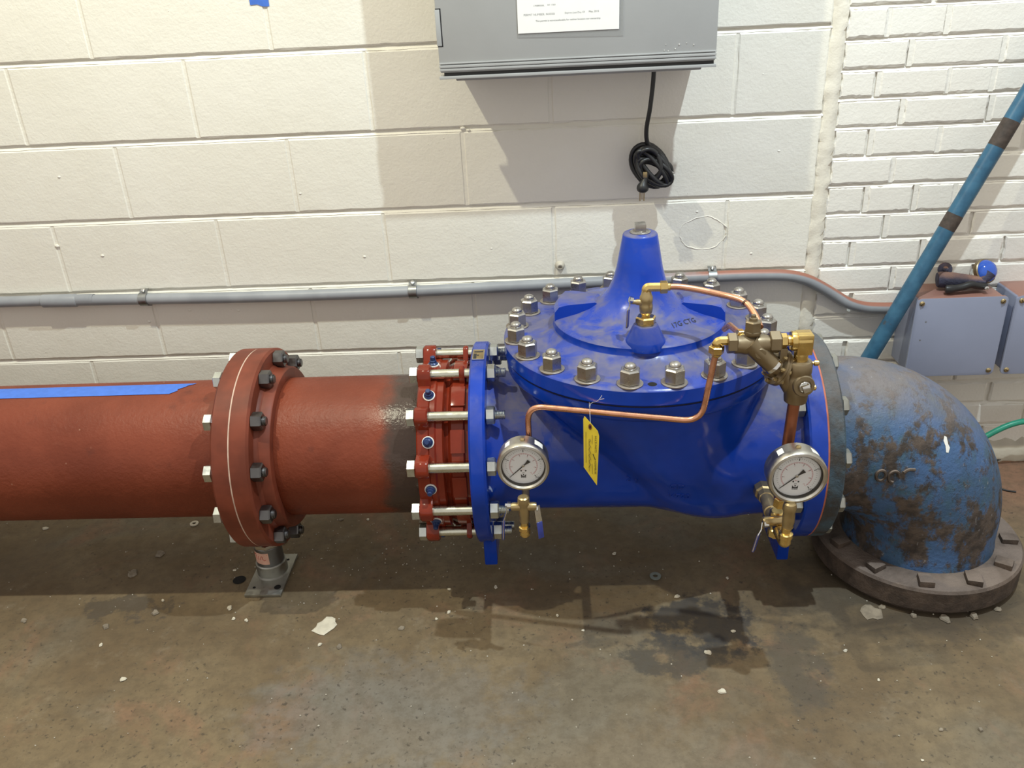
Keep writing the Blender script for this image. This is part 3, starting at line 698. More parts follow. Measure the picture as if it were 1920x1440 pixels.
put('paint_specks', sp_, M['white'], cvr, 0)
# permit in a clear sleeve
t = thing('permit_notice', (1.415, BXF-.002, 1.25), 'white printed permit sheet in clear sleeve on grey enclosure', 'notice')
FM = fr((0, BXF-.0022, 0), (0, -1, 0), (1, 0, 0))
FW = lambda x, z, d=0.: V(x, BXF-.0022-d, z)
pp = MB().add([FW(1.3020, 1.2500), FW(1.5275, 1.2500), FW(1.5285, 1.60), FW(1.3025, 1.60)], [(0, 1, 2, 3)])
ps = put('paper', pp, M['paper'], t, 0); thick(ps, .0003)
sl = put('sleeve', MB().add([FW(1.3005, 1.2420, -.001), FW(1.537, 1.2350, -.001), FW(1.538, 1.61, -.001), FW(1.3005, 1.61, -.001)], [(0, 1, 2, 3)]), M['sleeve'], t, 0); thick(sl, .0002)
def line(txt, width, x, z, mat, par, slant=.0):
    mb = text_mb(txt, .01); w0 = max(v.x for v in mb.v); kx = width/w0; ky = max(kx, .46); c, s_ = math.cos(slant), math.sin(slant)
    mb.v = [FW(x+v.x*kx*c-v.y*ky*s_, z+v.x*kx*s_+v.y*ky*c, .0004) for v in mb.v]; put('printed_line', mb, mat, par, 0)
line('PERMIT NUMBER:', .0475, 1.3155, 1.2855, M['grey_ink'], ps); line('N10103', .0190, 1.3655, 1.2855, M['ink'], ps)
line('Expires Last Day Of', .0450, 1.4070, 1.2865, M['grey_ink'], ps); line('May, 2015', .0226, 1.4600, 1.2868, M['ink'], ps)
line('This permit is non-transferable for neither location nor ownership', .1440, 1.3420, 1.2725, M['ink'], ps)
line('LYNBROOK,', .0240, 1.3385, 1.3040, M['ink'], ps); line('NY 11563', .0180, 1.3690, 1.3045, M['ink'], ps)

# ------------------------------------------------------------------ coiled power cord
t = thing('power_cord', (1.61, -.12, 1.15), 'black power cord coiled and hanging below grey enclosure', 'power cord')
CR = .0056
put('cable', MB().tube(spline([(1.614, -.115, 1.165), (1.613, -.115, 1.13), (1.607, -.115, 1.07), (1.600, -.11, 1.02), (1.604, -.105, .985), (1.622, -.10, .965), (1.64, -.095, .945)], 6), CR, 10), M['black'], t, 60)
def coil(cx, cz, rx, rz, tilt, y, a0, a1, n=26, dy=.0):
    o = []
    for i in range(n+1):
        a = a0+(a1-a0)*i/n; x = rx*math.cos(a); z = rz*math.sin(a)
        o.append((cx+x*math.cos(tilt)-z*math.sin(tilt), y+dy*i/n+.004*math.sin(3*a), cz+x*math.sin(tilt)+z*math.cos(tilt)))
    return o
cs = [(1.612, .928, .040, .060, .62, -.100, 0, 6.3), (1.617, .925, .030, .056, .75, -.112, .4, 6.6), (1.604, .936, .038, .046, .4, -.092, 0, 6.3), (1.622, .918, .026, .052, .85, -.104, 0, 6.3), (1.626, .914, .024, .046, .95, -.116, .3, 6.5), (1.618, .922, .022, .060, .8, -.095, 0, 6.3)]
cs += [(1.614, .930, .034, .050, .55, -.108, 0, 6.3), (1.608, .934, .028, .040, .3, -.118, .5, 6.6), (1.622, .916, .018, .050, .9, -.112, 0, 6.3), (1.628, .910, .016, .044, 1.0, -.100, 0, 6.3), (1.616, .926, .014, .056, .7, -.118, 0, 6.3)]
for i, c in enumerate(cs): put('coil', MB().tube(coil(*c), CR, 9), M['black'], t, 60)
put('coil', MB().tube(spline([(1.636, -.10, .936), (1.652, -.10, .934), (1.664, -.10, .922), (1.665, -.10, .905), (1.655, -.105, .893), (1.63, -.11, .886), (1.605, -.112, .893)], 5), CR, 9), M['black'], t, 60)
put('twist_tie', MB().tube([(1.6655, -.10, .9125), (1.661, -.101, .9005)], .0064, 10).box((1.664, -.104, .901), (1.674, -.099, .9035)), M['white'], t, 40)
pg = put('plug', MB().tube(spline([(1.603, -.12, .915), (1.598, -.122, .900), (1.594, -.124, .890), (1.592, -.125, .880), (1.591, -.125, .869)], 3), [.006, .0065, .007, .0075, .008, .009, .0105, .0125, .0145, .0152, .0152, .014, .010], 12), M['black'], t, 40)
for x, w_ in ((1.5855, .0028), (1.5955, .0028), (1.5905, .0022)): put('prong', MB().box((x-w_/2, -.1275, .846 if w_ > .0025 else .850), (x+w_/2, -.1235, .871)), M['brass_dull'], pg, 0)
put('clip', MB().box((1.592, -.129, .905), (1.602, -.123, .919), I4), M['brass_dull'], t, 32, .0008)

t.location += V(.004, .035, -.008)

# ------------------------------------------------------------------ conduit along the wall
CYD = -.0215
t = thing('conduit', (1.0, CYD, .595), 'grey electrical conduit running along the wall behind the pipe', 'conduit')
cp = [(-3.0, CYD, .615), (-.2, CYD, .603), (.024, CYD, .600), (.205, CYD, .597), (.565, CYD, .5915), (.978, CYD, .5925), (1.31, CYD, .598), (1.79, CYD, .605), (1.93, CYD, .605), (2.00, CYD, .601), (2.05, CYD, .587), (2.091, CYD, .565), (2.13, CYD, .540), (2.165, CYD, .518), (2.21, CYD, .503), (2.26, CYD, .498), (2.318, CYD, .497)]
put('tube', MB().tube(spline(cp, 6), .0155, 18), M['conduit'], t, 60)
put('coupling', MB().lathe([(.0155, -.062), (.0185, -.060), (.0185, .034), (.0165, .038), (.0155, .039)], fr((-.012, CYD, .6003), (1, 0, -.012)), 24), M['conduit'], t)
for x in (.219, .978, 1.795):
    z = .5970 if x < .5 else (.5925 if x < 1.2 else .605); Mx = Matrix.Translation((x, CYD, z)); mb = MB()
    pr = [(.0158*math.cos(a), .0158*math.sin(a)) for a in [math.radians(150-20*i) for i in range(16)]]
    s_ = MB(); w_ = .011; vs = []; fs = []
    prof = [(.0165, .023), (.006, .022)]+[(-.0165*math.cos(math.radians(d)), .0165*math.sin(math.radians(d))) for d in range(100, -81, -15)]+[(.006, -.020), (.0135, -.022)]
    for y_, z_ in prof:
        vs += [(-w_, y_, z_), (w_, y_, z_)]
    fs = [(2*i, 2*i+2, 2*i+3, 2*i+1) for i in range(len(prof)-1)]
    o = put('strap', MB().add(vs, fs, Mx), M['strap'], t, 40); thick(o, .0028)
    put('strap_screw', MB().lathe([(.0055, 0), (.0055, .004), (.002, .0055)], fr((x, CYD+.004, z+.0235), (0, -.6, 1)), 12), M['chrome'], o)

# ------------------------------------------------------------------ junction boxes
me_scr = mesh('screw', MB().lathe([(.0068, 0), (.0068, .002), (.005, .004), (.001, .0046)], fr((0, 0, 0), (0, -1, 0)), 16), M['brass_dull'], 40)
me_slot = mesh('screw_slot', MB().box((-.005, -.0052, -.0007), (.005, -.004, .0007)), M['hole'], 0)
def jbox(x0, x1, z0, z1, label, marks):
    t = thing('junction_box', ((x0+x1)/2, -.001, z0), label, 'junction box', 'grey junction boxes on the brick wall')
    put('body', MB().prism(rrect(x0+.006, z0+.006, x1-.006, z1-.003, .008), .001, .112, fr((0, 0, 0), (0, -1, 0), (1, 0, 0))), M['jbox'], t, 40, .001)
    c = put('cover', MB().prism(rrect(x0, z0, x1, z1, .013, 5), .112, .1195, fr((0, 0, 0), (0, -1, 0), (1, 0, 0))), M['jbox'], t, 40, .0015)
    for x in (x0+.014, x1-.014):
        for z in (z0+.014, z1-.014):
            s_ = inst('screw', me_scr, c, Matrix.Translation((x, -.1193, z))); inst('screw_slot', me_slot, s_, Matrix.Translation((x, -.1193, z)) @ Matrix.Rotation(rnd.uniform(0, 3), 4, 'Y'))
    for x, z in marks: put('dent', MB().lathe([(.0001, .1197), (.0024, .1197)], fr((x, 0, z), (0, -1, 0)), 10, False), M['grey_ink'], c, 0)
jbox(2.309, 2.543, .334, .560, 'square blue-grey junction box left, with spray nozzle on top', [(2.341, .494), (2.334, .442)])
jbox(2.562, 2.80, .334, .560, 'blue-grey junction box at right edge of the photo', [])

# ------------------------------------------------------------------ spray nozzle lying on the junction box
t = thing('spray_nozzle', (2.45, -.06, .565), 'dusty hose spray nozzle with blue cup lying on junction box', 'nozzle')
nd = m_rust('dusty_nozzle_metal', (.03, .03, .05), (.05, .05, .09), (.24, .13, .09), .95)
put('handle', MB().tube([(2.385, -.045, .5835), (2.392, -.046, .584), (2.42, -.05, .583), (2.46, -.055, .580), (2.50, -.060, .578)], [.019, .0215, .021, .018, .014], 20), nd, t, 50)
put('trigger', MB().tube(spline([(2.390, -.088, .5725), (2.400, -.090, .573), (2.43, -.088, .576), (2.455, -.086, .582), (2.478, -.084, .577), (2.498, -.080, .574)], 4), [.008]+[.0115]*5+[.0095]*14+[.008], 12), M['black'], t, 50)
put('pivot_bolt', MB().lathe([(.006, 0), (.006, .01), (.003, .012)], fr((2.492, -.088, .573), (0, -1, .1)), 14), M['chrome'], t)
put('neck', MB().tube([(2.488, -.060, .577), (2.503, -.058, .590), (2.512, -.055, .602)], [.012, .013, .017], 18), nd, t, 50)
cpm = fr((2.512, -.050, .607), (.30, -.75, .45))
put('cup', MB().lathe([(.004, .012), (.012, .011), (.022, .006), (.029, -.004), (.031, -.012)], cpm, 32), plain('blue_cup_enamel', (.03, .10, .48), .12, 0, .05), t)
put('cup_rim', MB().lathe([(.0305, -.006), (.033, -.008), (.0335, -.018), (.030, -.020)], cpm, 32), M['bronze'], t)
put('inlet_knob', MB().lathe([(.016, -.006), (.018, -.002), (.018, .004), (.008, .006), (.006, .012), (.003, .014)], fr((2.407, -.030, .607), (-.1, -1, .3)), 20), nd, t)

# ------------------------------------------------------------------ leaning blue pole, hose, wires
a, b = V(2.030, -.150, .006), V(2.7915, -.022, 1.68); d = (b-a).normalized()
t = thing('leaning_pole', a, 'blue painted steel pole with rust bands leaning against brick wall', 'pole')
put('shaft', MB().lathe([(.018, 0), (.0205, .002), (.0205, (b-a).length), (.018, (b-a).length+.002)], fr(a, d), 24), M['polepaint'], t)
pole_rust = plain('rust_band', (.055, .04, .032), .7, 0, .3, 60, .3)
for z, h in ((.965, .033), (.755, .02)):
    s_ = (z-a.z)/d.z; put('rust_band', MB().lathe([(.0207, -h), (.0209, 0), (.0207, h)], fr(a+d*s_, d), 24, False), pole_rust, t)
solo('garden_hose', MB().tube(spline([(2.50, -.085, .04), (2.555, -.085, .098), (2.61, -.085, .140), (2.66, -.085, .163), (2.72, -.085, .170), (2.80, -.085, .160), (2.92, -.085, .10), (3.02, -.085, .02)], 6), .0085, 12), M['hose'], (2.6, -.085, .1), 'green rubber hose arching out behind the old elbow', 'hose', smooth=60)
solo('floor_wire', MB().tube(spline([(2.60, -.085, .004), (2.632, -.055, .004), (2.66, -.030, .005), (2.70, -.016, .004), (2.76, -.012, .004), (2.95, -.02, .004)], 5), .0028, 7), M['black'], (2.7, -.03, 0), 'thin black wire along the foot of the brick wall', 'wire', smooth=60)
solo('floor_wire', MB().tube(spline([(2.57, -.155, .004), (2.594, -.167, .004), (2.615, -.184, .003), (2.638, -.193, .003)], 5), .0026, 7), M['black'], (2.6, -.17, 0), 'short black wire offcut on floor beside the elbow', 'wire', smooth=60)
o = solo('masking_tape', MB().add([(.650, -.0008, 1.375), (.698, -.0008, 1.375), (.697, -.0008, 1.3275), (.690, -.0008, 1.3265), (.680, -.0008, 1.3275), (.668, -.0008, 1.3325), (.651, -.0008, 1.3315)], [(0, 1, 2, 3, 4, 5, 6)]), M['tape'], (.675, -.001, 1.35), 'torn blue masking tape end on block wall at top', 'tape', smooth=0); thick(o, .0004)

# ------------------------------------------------------------------ pressure gauges
def gauge(center, R, tilt, label):
    Mw = fr(center, (math.sin(tilt)*.0, -1, 0), (1, 0, 0)) @ Matrix.Rotation(tilt, 4, 'Z')
    t = thing('pressure_gauge', None, label, 'gauge', 'liquid-filled pressure gauges on the valve', M=Mw)
    k = R/.0535
    loc('case', MB().lathe([(.0001, -.041), (.048*k, -.041), (.0515*k, -.038), (.0515*k, -.006), (.047*k, -.006)], I4, 64, False), M['gauge_case'], t)
    loc('bezel', MB().lathe([(.0445*k, -.009), (.0535*k, -.009), (.0535*k, .001), (.0515*k, .0045), (.0475*k, .0055), (.0445*k, .002), (.0445*k, -.009)], I4, 72, False), M['gauge_case'], t)
    loc('inner_ring', MB().lathe([(.0445*k, -.0015), (.0425*k, -.0015), (.0425*k, -.007)], I4, 64, False), M['black'], t, 0)
    d = loc('dial', MB().lathe([(.0001, -.0065), (.0445*k, -.0065)], I4, 64, False), M['dial'], t, 0)
    z = -.0062
    def tick(a, r0, r1, w):
        a = math.radians(a); u = V(math.cos(a), math.sin(a), 0)*k; n = V(-u.y, u.x, 0)*w
        o = [u*r0-n, u*r1-n, u*r1+n, u*r0+n]; return [(p.x, p.y, z) for p in o]
    mk = MB(); pk = MB(); tx = MB(); rx = MB()
    def put_text(mb, s_, size, r, a):
        m = text_mb(s_, size*k, 'CENTER'); a = math.radians(a); mb.add([(v.x+r*k*math.cos(a), v.y+r*k*math.sin(a)-size*.33*k, z) for v in m.v], m.f)
    for i in range(41):
        a = 225-270*i/40; big = i % 10 == 0
        mk.add(tick(a, .0315 if big else (.0330 if i % 5 == 0 else .0342), .0365, .0007 if big else .00022), [(0, 1, 2, 3)])
    for i in range(29):
        a = 225-270*(i*.5*14.5)/200; pk.add(tick(a, .0245 if i % 4 == 0 else .0262, .0282, .00028), [(0, 1, 2, 3)])
    n = 60
    for i in range(n):
        a, b = math.radians(225-270*i/n), math.radians(225-270*(i+1)/n)
        for r0, r1, mb in ((.0282, .0287, pk), (.0270, .02735, pk)):
            mb.add([(r0*k*math.cos(a), r0*k*math.sin(a), z), (r1*k*math.cos(a), r1*k*math.sin(a), z), (r1*k*math.cos(b), r1*k*math.sin(b), z), (r0*k*math.cos(b), r0*k*math.sin(b), z)], [(0, 1, 2, 3)])
    for v_, a in ((50, 157.5), (100, 90), (150, 22.5), (200, -45), (0, 225)): put_text(tx, str(v_), .0052, .0395 if v_ else .0385, a)
    for v_ in range(2, 15, 2): put_text(rx, str(v_), .0036, .0222, 225-270*v_*14.5/200)
    for i in (2, 4, 6, 8, 10, 12): 
        a = math.radians(225-270*i*14.5/200); mk.lathe([(.0001, 0), (.0009, 0)], Matrix.Translation((.0248*k*math.cos(a), .0248*k*math.sin(a), z)), 8, False)
    put_text(tx, 'psi', .0040, .0165, 270); put_text(rx, 'bar', .0038, .0095, 270)
    for sx in (-1, 1): tx.lathe([(.0001, 0), (.0017, 0)], Matrix.Translation((sx*.0046*k, -.0122*k, z)), 12, False)
    loc('scale_marks', mk, M['ink'], d, 0); loc('red_scale', pk, M['red_ink'], d, 0); loc('numerals', tx, M['ink'], d, 0); loc('red_numerals', rx, M['red_ink'], d, 0)
    lg = MB(); yb = -.0245*k; q = .0052*k
    lg.prism([(-q, yb-q*.35), (q, yb-q*.35), (q, yb+q*.9), (q*.5, yb+q*.1), (-q*.5, yb+q*.1), (-q, yb+q*.9)], z, z+.0001)
    lg.lathe([(.0001, 0), (.0014*k, 0)], Matrix.Translation((0, yb+q*.65, z)), 10, False)
    for i in range(5): lg.box((-q+i*.42*q, yb-q*.85, z), (-q+i*.42*q+.3*q, yb-q*.5, z+.0001))
    loc('dial_logo', lg, M['ink'], d, 0)
    nd = MB(); u = V(math.cos(math.radians(224)), math.sin(math.radians(224)), 0)*k; n_ = V(-u.y, u.x, 0)
    def np_(a, b): q_ = u*a+n_*b; return (q_.x, q_.y)
    nd.prism([np_(.0375, 0), np_(.030, .0007), np_(.002, .0011), np_(-.005, .0012), np_(-.0165, .0040), np_(-.0165, -.0040), np_(-.005, -.0012), np_(.002, -.0011), np_(.030, -.0007)], -.0052, -.0046)
    ne = loc('needle', nd, M['ink'], t, 0)
    loc('needle_hub', MB().lathe([(.0027*k, -.0054), (.0027*k, -.0040), (.0018*k, -.0036)], I4, 16), M['gauge_case'], ne)
    loc('window', MB().lathe([(.0001, .0008), (.0446*k, .0008)], I4, 48, False), M['glass'], t, 0)
    loc('fill_plug', MB().lathe([(.0052, -.002), (.0052, .0015), (.004, .0032), (.001, .004)], fr((-.001, .0513*k, -.021), (0, 1, 0)), 18), M['brass_dull'], t)
    for a0, w_ in ((52, 22), (128, 13)):
        o = MB(); m_ = 9; rr_ = .0517*k
        for i in range(m_):
            a = math.radians(a0+w_*(i/(m_-1)-.5)); o.v += [V(rr_*math.cos(a), rr_*math.sin(a), -.030), V(rr_*math.cos(a), rr_*math.sin(a), -.013)]
        o.f = [(2*i, 2*i+2, 2*i+3, 2*i+1) for i in range(m_-1)]
        thick(loc('case_label', o, M['white'], t, 60), .0002)
    loc('stem', MB().hexa(.0145, -.060*k, -.044*k, fr((0, 0, -.018), (0, 1, 0))), M['gauge_case'], t, 20)
    return t
gauge((1.294, -.780, .486), .0535, -.02, 'round steel pressure gauge beside valve inlet flange, left of the pair')
gauge((1.811, -.870, .505), .0558, -.05, 'round steel pressure gauge near the old elbow, right of the pair')

# ------------------------------------------------------------------ brass fittings under the gauges
def lever(t, root, path, side, w=.012):
    """flat steel strip with a blue grip on its outer half"""
    path = [Vector(p) for p in path]; s_ = Vector(side).normalized()*w/2
    def strip(ps, h):
        vs = []; fs = []
        for p in ps: vs += [p-s_, p+s_]
        fs = [(2*i, 2*i+2, 2*i+3, 2*i+1) for i in range(len(ps)-1)]; return MB().add(vs, fs)
    l = put('lever', strip(path, .002), M['chrome'], t, 40); bake(l, [('SOLIDIFY', dict(thickness=.002, offset=0))]); l.data.polygons.foreach_set('use_smooth', [False]*len(l.data.polygons))
    g = put('grip', strip([path[-2].lerp(path[-1], .05), path[-1]+(path[-1]-path[-2]).normalized()*.002], .004), M['grip'], l, 0, label='dark blue vinyl grip'); bake(g, [('SOLIDIFY', dict(thickness=.0045, offset=0)), ('BEVEL', dict(width=.0015, segments=2))])
def vz(x, y): return Matrix.Translation((x, y, 0))
GX, GY = 1.292, -.798
t = thing('gauge_cock', (GX, GY, .33), 'brass gauge cock with blue lever under the left gauge', 'valve', 'brass cocks under the gauges')
put('body', MB().lathe([(.0085, .428), (.0115, .426), (.0125, .420), (.0125, .412), (.011, .409), (.0115, .400), (.0115, .385), (.010, .381), (.0105, .370), (.009, .366)], vz(GX, GY), 20), M['brass_dull'], t, 30)
put('side_port', MB().lathe([(.0075, -.026), (.0088, -.022), (.0088, -.010), (.0075, .0), (.0088, .010), (.0088, .022), (.0075, .026)], fr((GX, GY, .404), (1, 0, 0)), 16), M['brass_dull'], t)
put('stem_nut', MB().hexa(.012, .026, .034, fr((GX, GY, .405), (-1, 0, .1))).lathe([(.004, .03), (.004, .038)], fr((GX, GY, .405), (-1, 0, .1)), 10), M['chrome'], t, 20)
put('stem_nut', MB().hexa(.011, .022, .030, fr((GX, GY, .404), (1, 0, -.2))), M['chrome'], t, 20)
lever(t, None, [(GX-.033, GY+.004, .410), (GX-.036, GY, .392), (GX-.042, GY-.003, .375), (GX-.045, GY-.004, .330)], (0, 1, 0))
lever(t, None, [(GX+.026, GY, .405), (GX+.028, GY-.004, .386), (GX+.030, GY-.006, .372), (GX+.033, GY-.008, .333)], (.9, .5, 0), .013)
put('nipple', MB().lathe([(.0075, .350), (.0085, .352), (.0085, .372)], vz(GX, GY), 18), M['brass'], t)
eb = MB().lathe([(.0085, .356), (.0125, .3545), (.0125, .346), (.0108, .344), (.0108, .335)], vz(GX, GY), 8, True, .39)
eb.tube(rounded([(GX, GY, .348), (GX, GY, .335), (GX, GY+.03, .335)], .012), .0108, 16)
put('elbow', eb, M['brass'], t, 35)
put('tail_pipe', MB().tube([(GX, GY+.02, .335), (GX-.002, -.60, .335)], .0088, 16), M['brass_dull'], t)
GX, GY = 1.800, -.872
t = thing('gauge_cock', (GX, GY, .34), 'brass gauge cock and nipples under the right gauge', 'valve', 'brass cocks under the gauges')
put('body', MB().lathe([(.0085, .452), (.0115, .449), (.013, .442), (.013, .434), (.0112, .430), (.0118, .420), (.0118, .405), (.0105, .402), (.011, .396), (.009, .392)], vz(GX+.002, GY), 20), M['brass_dull'], t, 30)
put('nipple', MB().lathe([(.0075, .376), (.0088, .378), (.0088, .398)], vz(GX, GY), 18), M['brass'], t)
eb = MB().lathe([(.009, .382), (.0135, .380), (.0135, .371), (.0115, .369), (.0115, .358)], vz(GX, GY), 20)
eb.tube(rounded([(GX, GY, .372), (GX, GY, .356), (GX-.002, GY+.04, .356)], .012), .0115, 16)
put('elbow', eb, M['brass'], t, 35)
put('bushing', MB().lathe([(.012, -.03), (.021, -.012), (.021, .010), (.0175, .014), (.0165, .030), (.014, .032)], fr((1.811, -.655, .332), (-.04, -1, .04)), 8, True, .3), M['brass_dull'], t, 30)
put('long_nipple', MB().lathe([(.012, .0), (.0135, .002), (.0135, .04), (.0155, .042), (.0155, .060), (.0135, .062), (.0125, .095), (.010, .1)], fr((1.8095, -.680, .334), (-.04, -1, .05)), 22), M['brass_dull'], t, 30)
put('tee', MB().lathe([(.010, -.03), (.0155, -.028), (.0155, -.012), (.013, -.01), (.013, .012), (.0155, .014), (.0155, .030), (.012, .032)], fr((1.806, -.785, .340), (0, 0, 1)), 8, True, .39).lathe([(.012, 0), (.013, .045)], fr((1.806, -.785, .344), (-.05, -1, .15)), 18), M['brass'], t, 30)
put('cross_port', MB().lathe([(.0095, -.01), (.0105, .012), (.0105, .03), (.008, .034)], fr((1.800, -.815, .368), (-1, -.2, .1)), 16), M['brass_dull'], t)
put('stem_nut', MB().hexa(.013, .030, .040, fr((1.806, -.815, .366), (-1, -.3, .1))), M['chrome'], t, 20)
put('hex_adapter', MB().hexa(.021, 0, .020, fr((1.803, -.80, .392), (.1, 0, 1))), M['brass'], t, 20)
lever(t, None, [(1.768, -.825, .376), (1.766, -.830, .362), (1.760, -.832, .350), (1.752, -.834, .312)], (.5, .85, 0), .013)

# ------------------------------------------------------------------ copper control tubing
def compression(t, P, d, r=.0125, n_='compression_nut'): return put(n_, MB().hexa(r*2, -.002, .013, fr(P, d)).lathe([(r*.72, -.008), (r*.72, .0), (r*.7, .017), (r*.6, .019)], fr(P, d), 16), M['brass'], t, 20)
TR = .0062
t = thing('copper_tube', (1.48, -.77, .60), 'thin bright copper tube bent across the front of the valve', 'tube')
put('tube', MB().tube(rounded([(1.306, -.728, .42), (1.306, -.728, .598), (1.640, -.794, .588), (1.662, -.788, .735)], .036, 10), TR, 14), M['copper'], t, 60)
compression(t, (1.662, -.788, .741), (-.02, 0, -1))
eb = MB().tube(rounded([(1.662, -.788, .738), (1.662, -.788, .753), (1.692, -.786, .752)], .008), .0088, 8)
put('elbow', eb, M['brass'], t, 20)
t = thing('copper_tube', (1.66, -.64, .79), 'copper tube arching from cover ball valve to the pilot', 'tube')
put('tube', MB().tube(spline([(1.585, -.612, .797), (1.612, -.613, .797), (1.645, -.618, .793), (1.69, -.635, .787), (1.722, -.655, .784), (1.738, -.672, .779), (1.748, -.70, .768), (1.752, -.735, .755)], 6), TR*1.05, 14), M['copper'], t, 60)
compression(t, (1.580, -.612, .797), (1, 0, 0), .0115)
put('joint_mark', MB().lathe([(.0086, -.0012), (.0087, .0012)], fr((1.7365, -.6700, .7797), (.3, -.55, -.2)), 14, False), M['ink'], t, 0)
t = thing('copper_tube', (1.817, -.785, .5), 'thick dark copper tube standing behind the right gauge', 'tube')
put('tube', MB().tube([(1.8155, -.785, .628), (1.807, -.787, .39)], .0112, 18), M['copper_dull'], t, 60)
put('ferrule', MB().lathe([(.0125, 0), (.0135, .002), (.0135, .010), (.0125, .012)], fr((1.8155, -.785, .619), (.03, 0, 1)), 20), M['brass'], t)
t = thing('copper_tube', (1.708, -.71, .75), 'short copper tube stub behind the bronze strainer', 'tube')
put('tube', MB().tube([(1.698, -.675, .728), (1.7035, -.695, .745), (1.711, -.745, .749)], .0058, 12), M['copper'], t, 60)
compression(t, (1.7115, -.748, .749), (.1, -1, .05), .009)

# ball valve on the cover boss
t = thing('ball_valve', (BX, BY, CZ+.078), 'small brass ball valve with blue lever on the valve cover', 'valve')
Q = vz(BX, BY)
put('hex_bushing', MB().lathe([(.0165, CZ+.074), (.0175, CZ+.076), (.0175, CZ+.083)], Q, 24).hexa(.037, CZ+.082, CZ+.096, Q, .2), M['brass'], t, 20)
put('body', MB().lathe([(.008, CZ+.094), (.0085, CZ+.099), (.0125, CZ+.104), (.0138, CZ+.112), (.0138, CZ+.120), (.0125, CZ+.124), (.0132, CZ+.128), (.0132, CZ+.138), (.011, CZ+.142), (.0095, CZ+.149), (.0085, CZ+.152)], Q, 24), M['brass_dull'], t, 30)
put('stem', MB().lathe([(.007, .008), (.006, .02), (.005, .022), (.005, .030)], fr((BX, BY, CZ+.125), (-1, -.15, .15)), 16), M['brass_dull'], t)
put('lever_nut', MB().hexa(.0125, .028, .036, fr((BX, BY, CZ+.126), (-1, -.15, .25))), M['chrome'], t, 20)
lever(t, None, [(BX-.031, BY-.005, CZ+.140), (BX-.033, BY-.006, CZ+.122), (BX-.036, BY-.006, CZ+.114), (BX-.038, BY-.006, CZ+.076)], (.35, 1, 0), .011)
put('elbow', MB().tube(rounded([(BX, BY, CZ+.145), (BX, BY, CZ+.158), (BX+.034, BY, CZ+.157)], .006), .0095, 8), M['brass'], t, 20)

# ------------------------------------------------------------------ bronze strainer and pilot
PYY = -.786
t = thing('pilot_valve', (1.76, PYY, .66), 'cast bronze strainer and pilot valve assembly beside the cover', 'valve')
st = put('strainer_body', MB().lathe([(.012, 1.690), (.0165, 1.694), (.0165, 1.706), (.0185, 1.712), (.0185, 1.748), (.0165, 1.756), (.0165, 1.770), (.012, 1.774)], fr((0, PYY, .750), (1, 0, -.004)) , 28), M['bronze'], t, 40)
put('end_hex', MB().hexa(.034, 1.681, 1.699, fr((0, PYY, .752), (1, 0, -.003)), .4), M['bronze'], st, 20)
put('end_hex', MB().hexa(.036, 1.757, 1.778, fr((0, PYY, .752), (1, 0, -.003)), .4), M['bronze'], st, 20)
put('strainer_leg', MB().lathe([(.018, -.005), (.0175, .03), (.0165, .050), (.0165, .058), (.012, .060)], fr((1.724, PYY-.004, .745), (.70, -.10, -.70)), 24), M['bronze'], st, 40)
put('leg_cap', MB().lathe([(.0168, .057), (.0172, .059), (.0172, .063), (.010, .064)], fr((1.724, PYY-.004, .745), (.70, -.10, -.70)), 24), M['chrome'], st)
put('side_plug', MB().lathe([(.011, .010), (.0105, .0215), (.009, .023)], fr((1.738, PYY, .731), (0, -1, .1)), 20), M['bronze'], st)
tpz = fr((1.726, PYY, .762), (.0, .05, 1))
put('top_plug', MB().lathe([(.013, 0), (.0155, .004), (.0155, .008), (.012, .009)], tpz, 24).hexa(.027, .008, .028, tpz, .3).lathe([(.008, .027), (.0075, .033), (.005, .034), (.0045, .039)], tpz, 14), M['bronze'], st, 20)
put('union', MB().hexa(.024, 1.778, 1.790, fr((0, PYY, .749), (1, 0, 0)), .2).lathe([(.010, 1.774), (.010, 1.80)], fr((0, PYY, .749), (1, 0, 0)), 18), M['brass'], t, 20)
put('street_elbow', MB().lathe([(.0175, 1.796), (.0185, 1.798), (.0185, 1.806), (.0165, 1.807), (.0165, 1.832)], fr((0, PYY, .748), (1, 0, 0)), 16).box((1.806, PYY-.015, .724), (1.834, PYY+.015, .7635)).lathe([(.013, .700), (.013, .726)], vz(1.818, PYY), 18), M['brass'], t, 25, .0015)
pb = put('pilot_body', MB().lathe([(0.0181, .622), (0.0209, .624), (0.0220, .634), (0.0220, .640), (0.0254, .648), (0.0271, .662), (0.0254, .676), (0.0232, .682), (0.0243, .686), (0.0243, .704), (0.0215, .708), (0.0147, .709)], vz(1.8165, PYY), 26), M['bronze'], t, 40)
put('port_ring', MB().lathe([(.020, 0), (.0205, .026), (.0190, .029), (.013, .029), (.0125, .027), (.0001, .027)], fr((1.820, PYY, .664), (.06, -1, .12)), 28, False), M['bronze'], pb, 30)
put('square_plug', MB().lathe([(.0105, .026), (.0105, .032), (.0095, .033)], fr((1.820, PYY, .664), (.06, -1, .12)), 18).box((-.0068, -.0068, .032), (.0068, .0068, .043), fr((1.820, PYY, .664), (.06, -1, .12)) @ Matrix.Rotation(.35, 4, 'Z')), M['chrome'], pb, 25, .0007)
dm = fr((1.781, PYY+.012, .690), (.82, .12, -.42))
dh = put('diaphragm_housing', MB().lathe([(.018, -.022), (.022, -.018), (.024, -.006), (.036, -.004), (.036, .0005), (.035, .001), (.036, .0015), (.036, .006), (.025, .008), (.020, .026), (.016, .034)], dm, 32), M['bronze'], t, 30)
me_db = mesh('housing_bolt', MB().hexa(.008, .006, .011).lathe([(.0028, -.012), (.0028, .008)], I4, 8).hexa(.008, -.010, -.004), M['brass_dull'], 20)
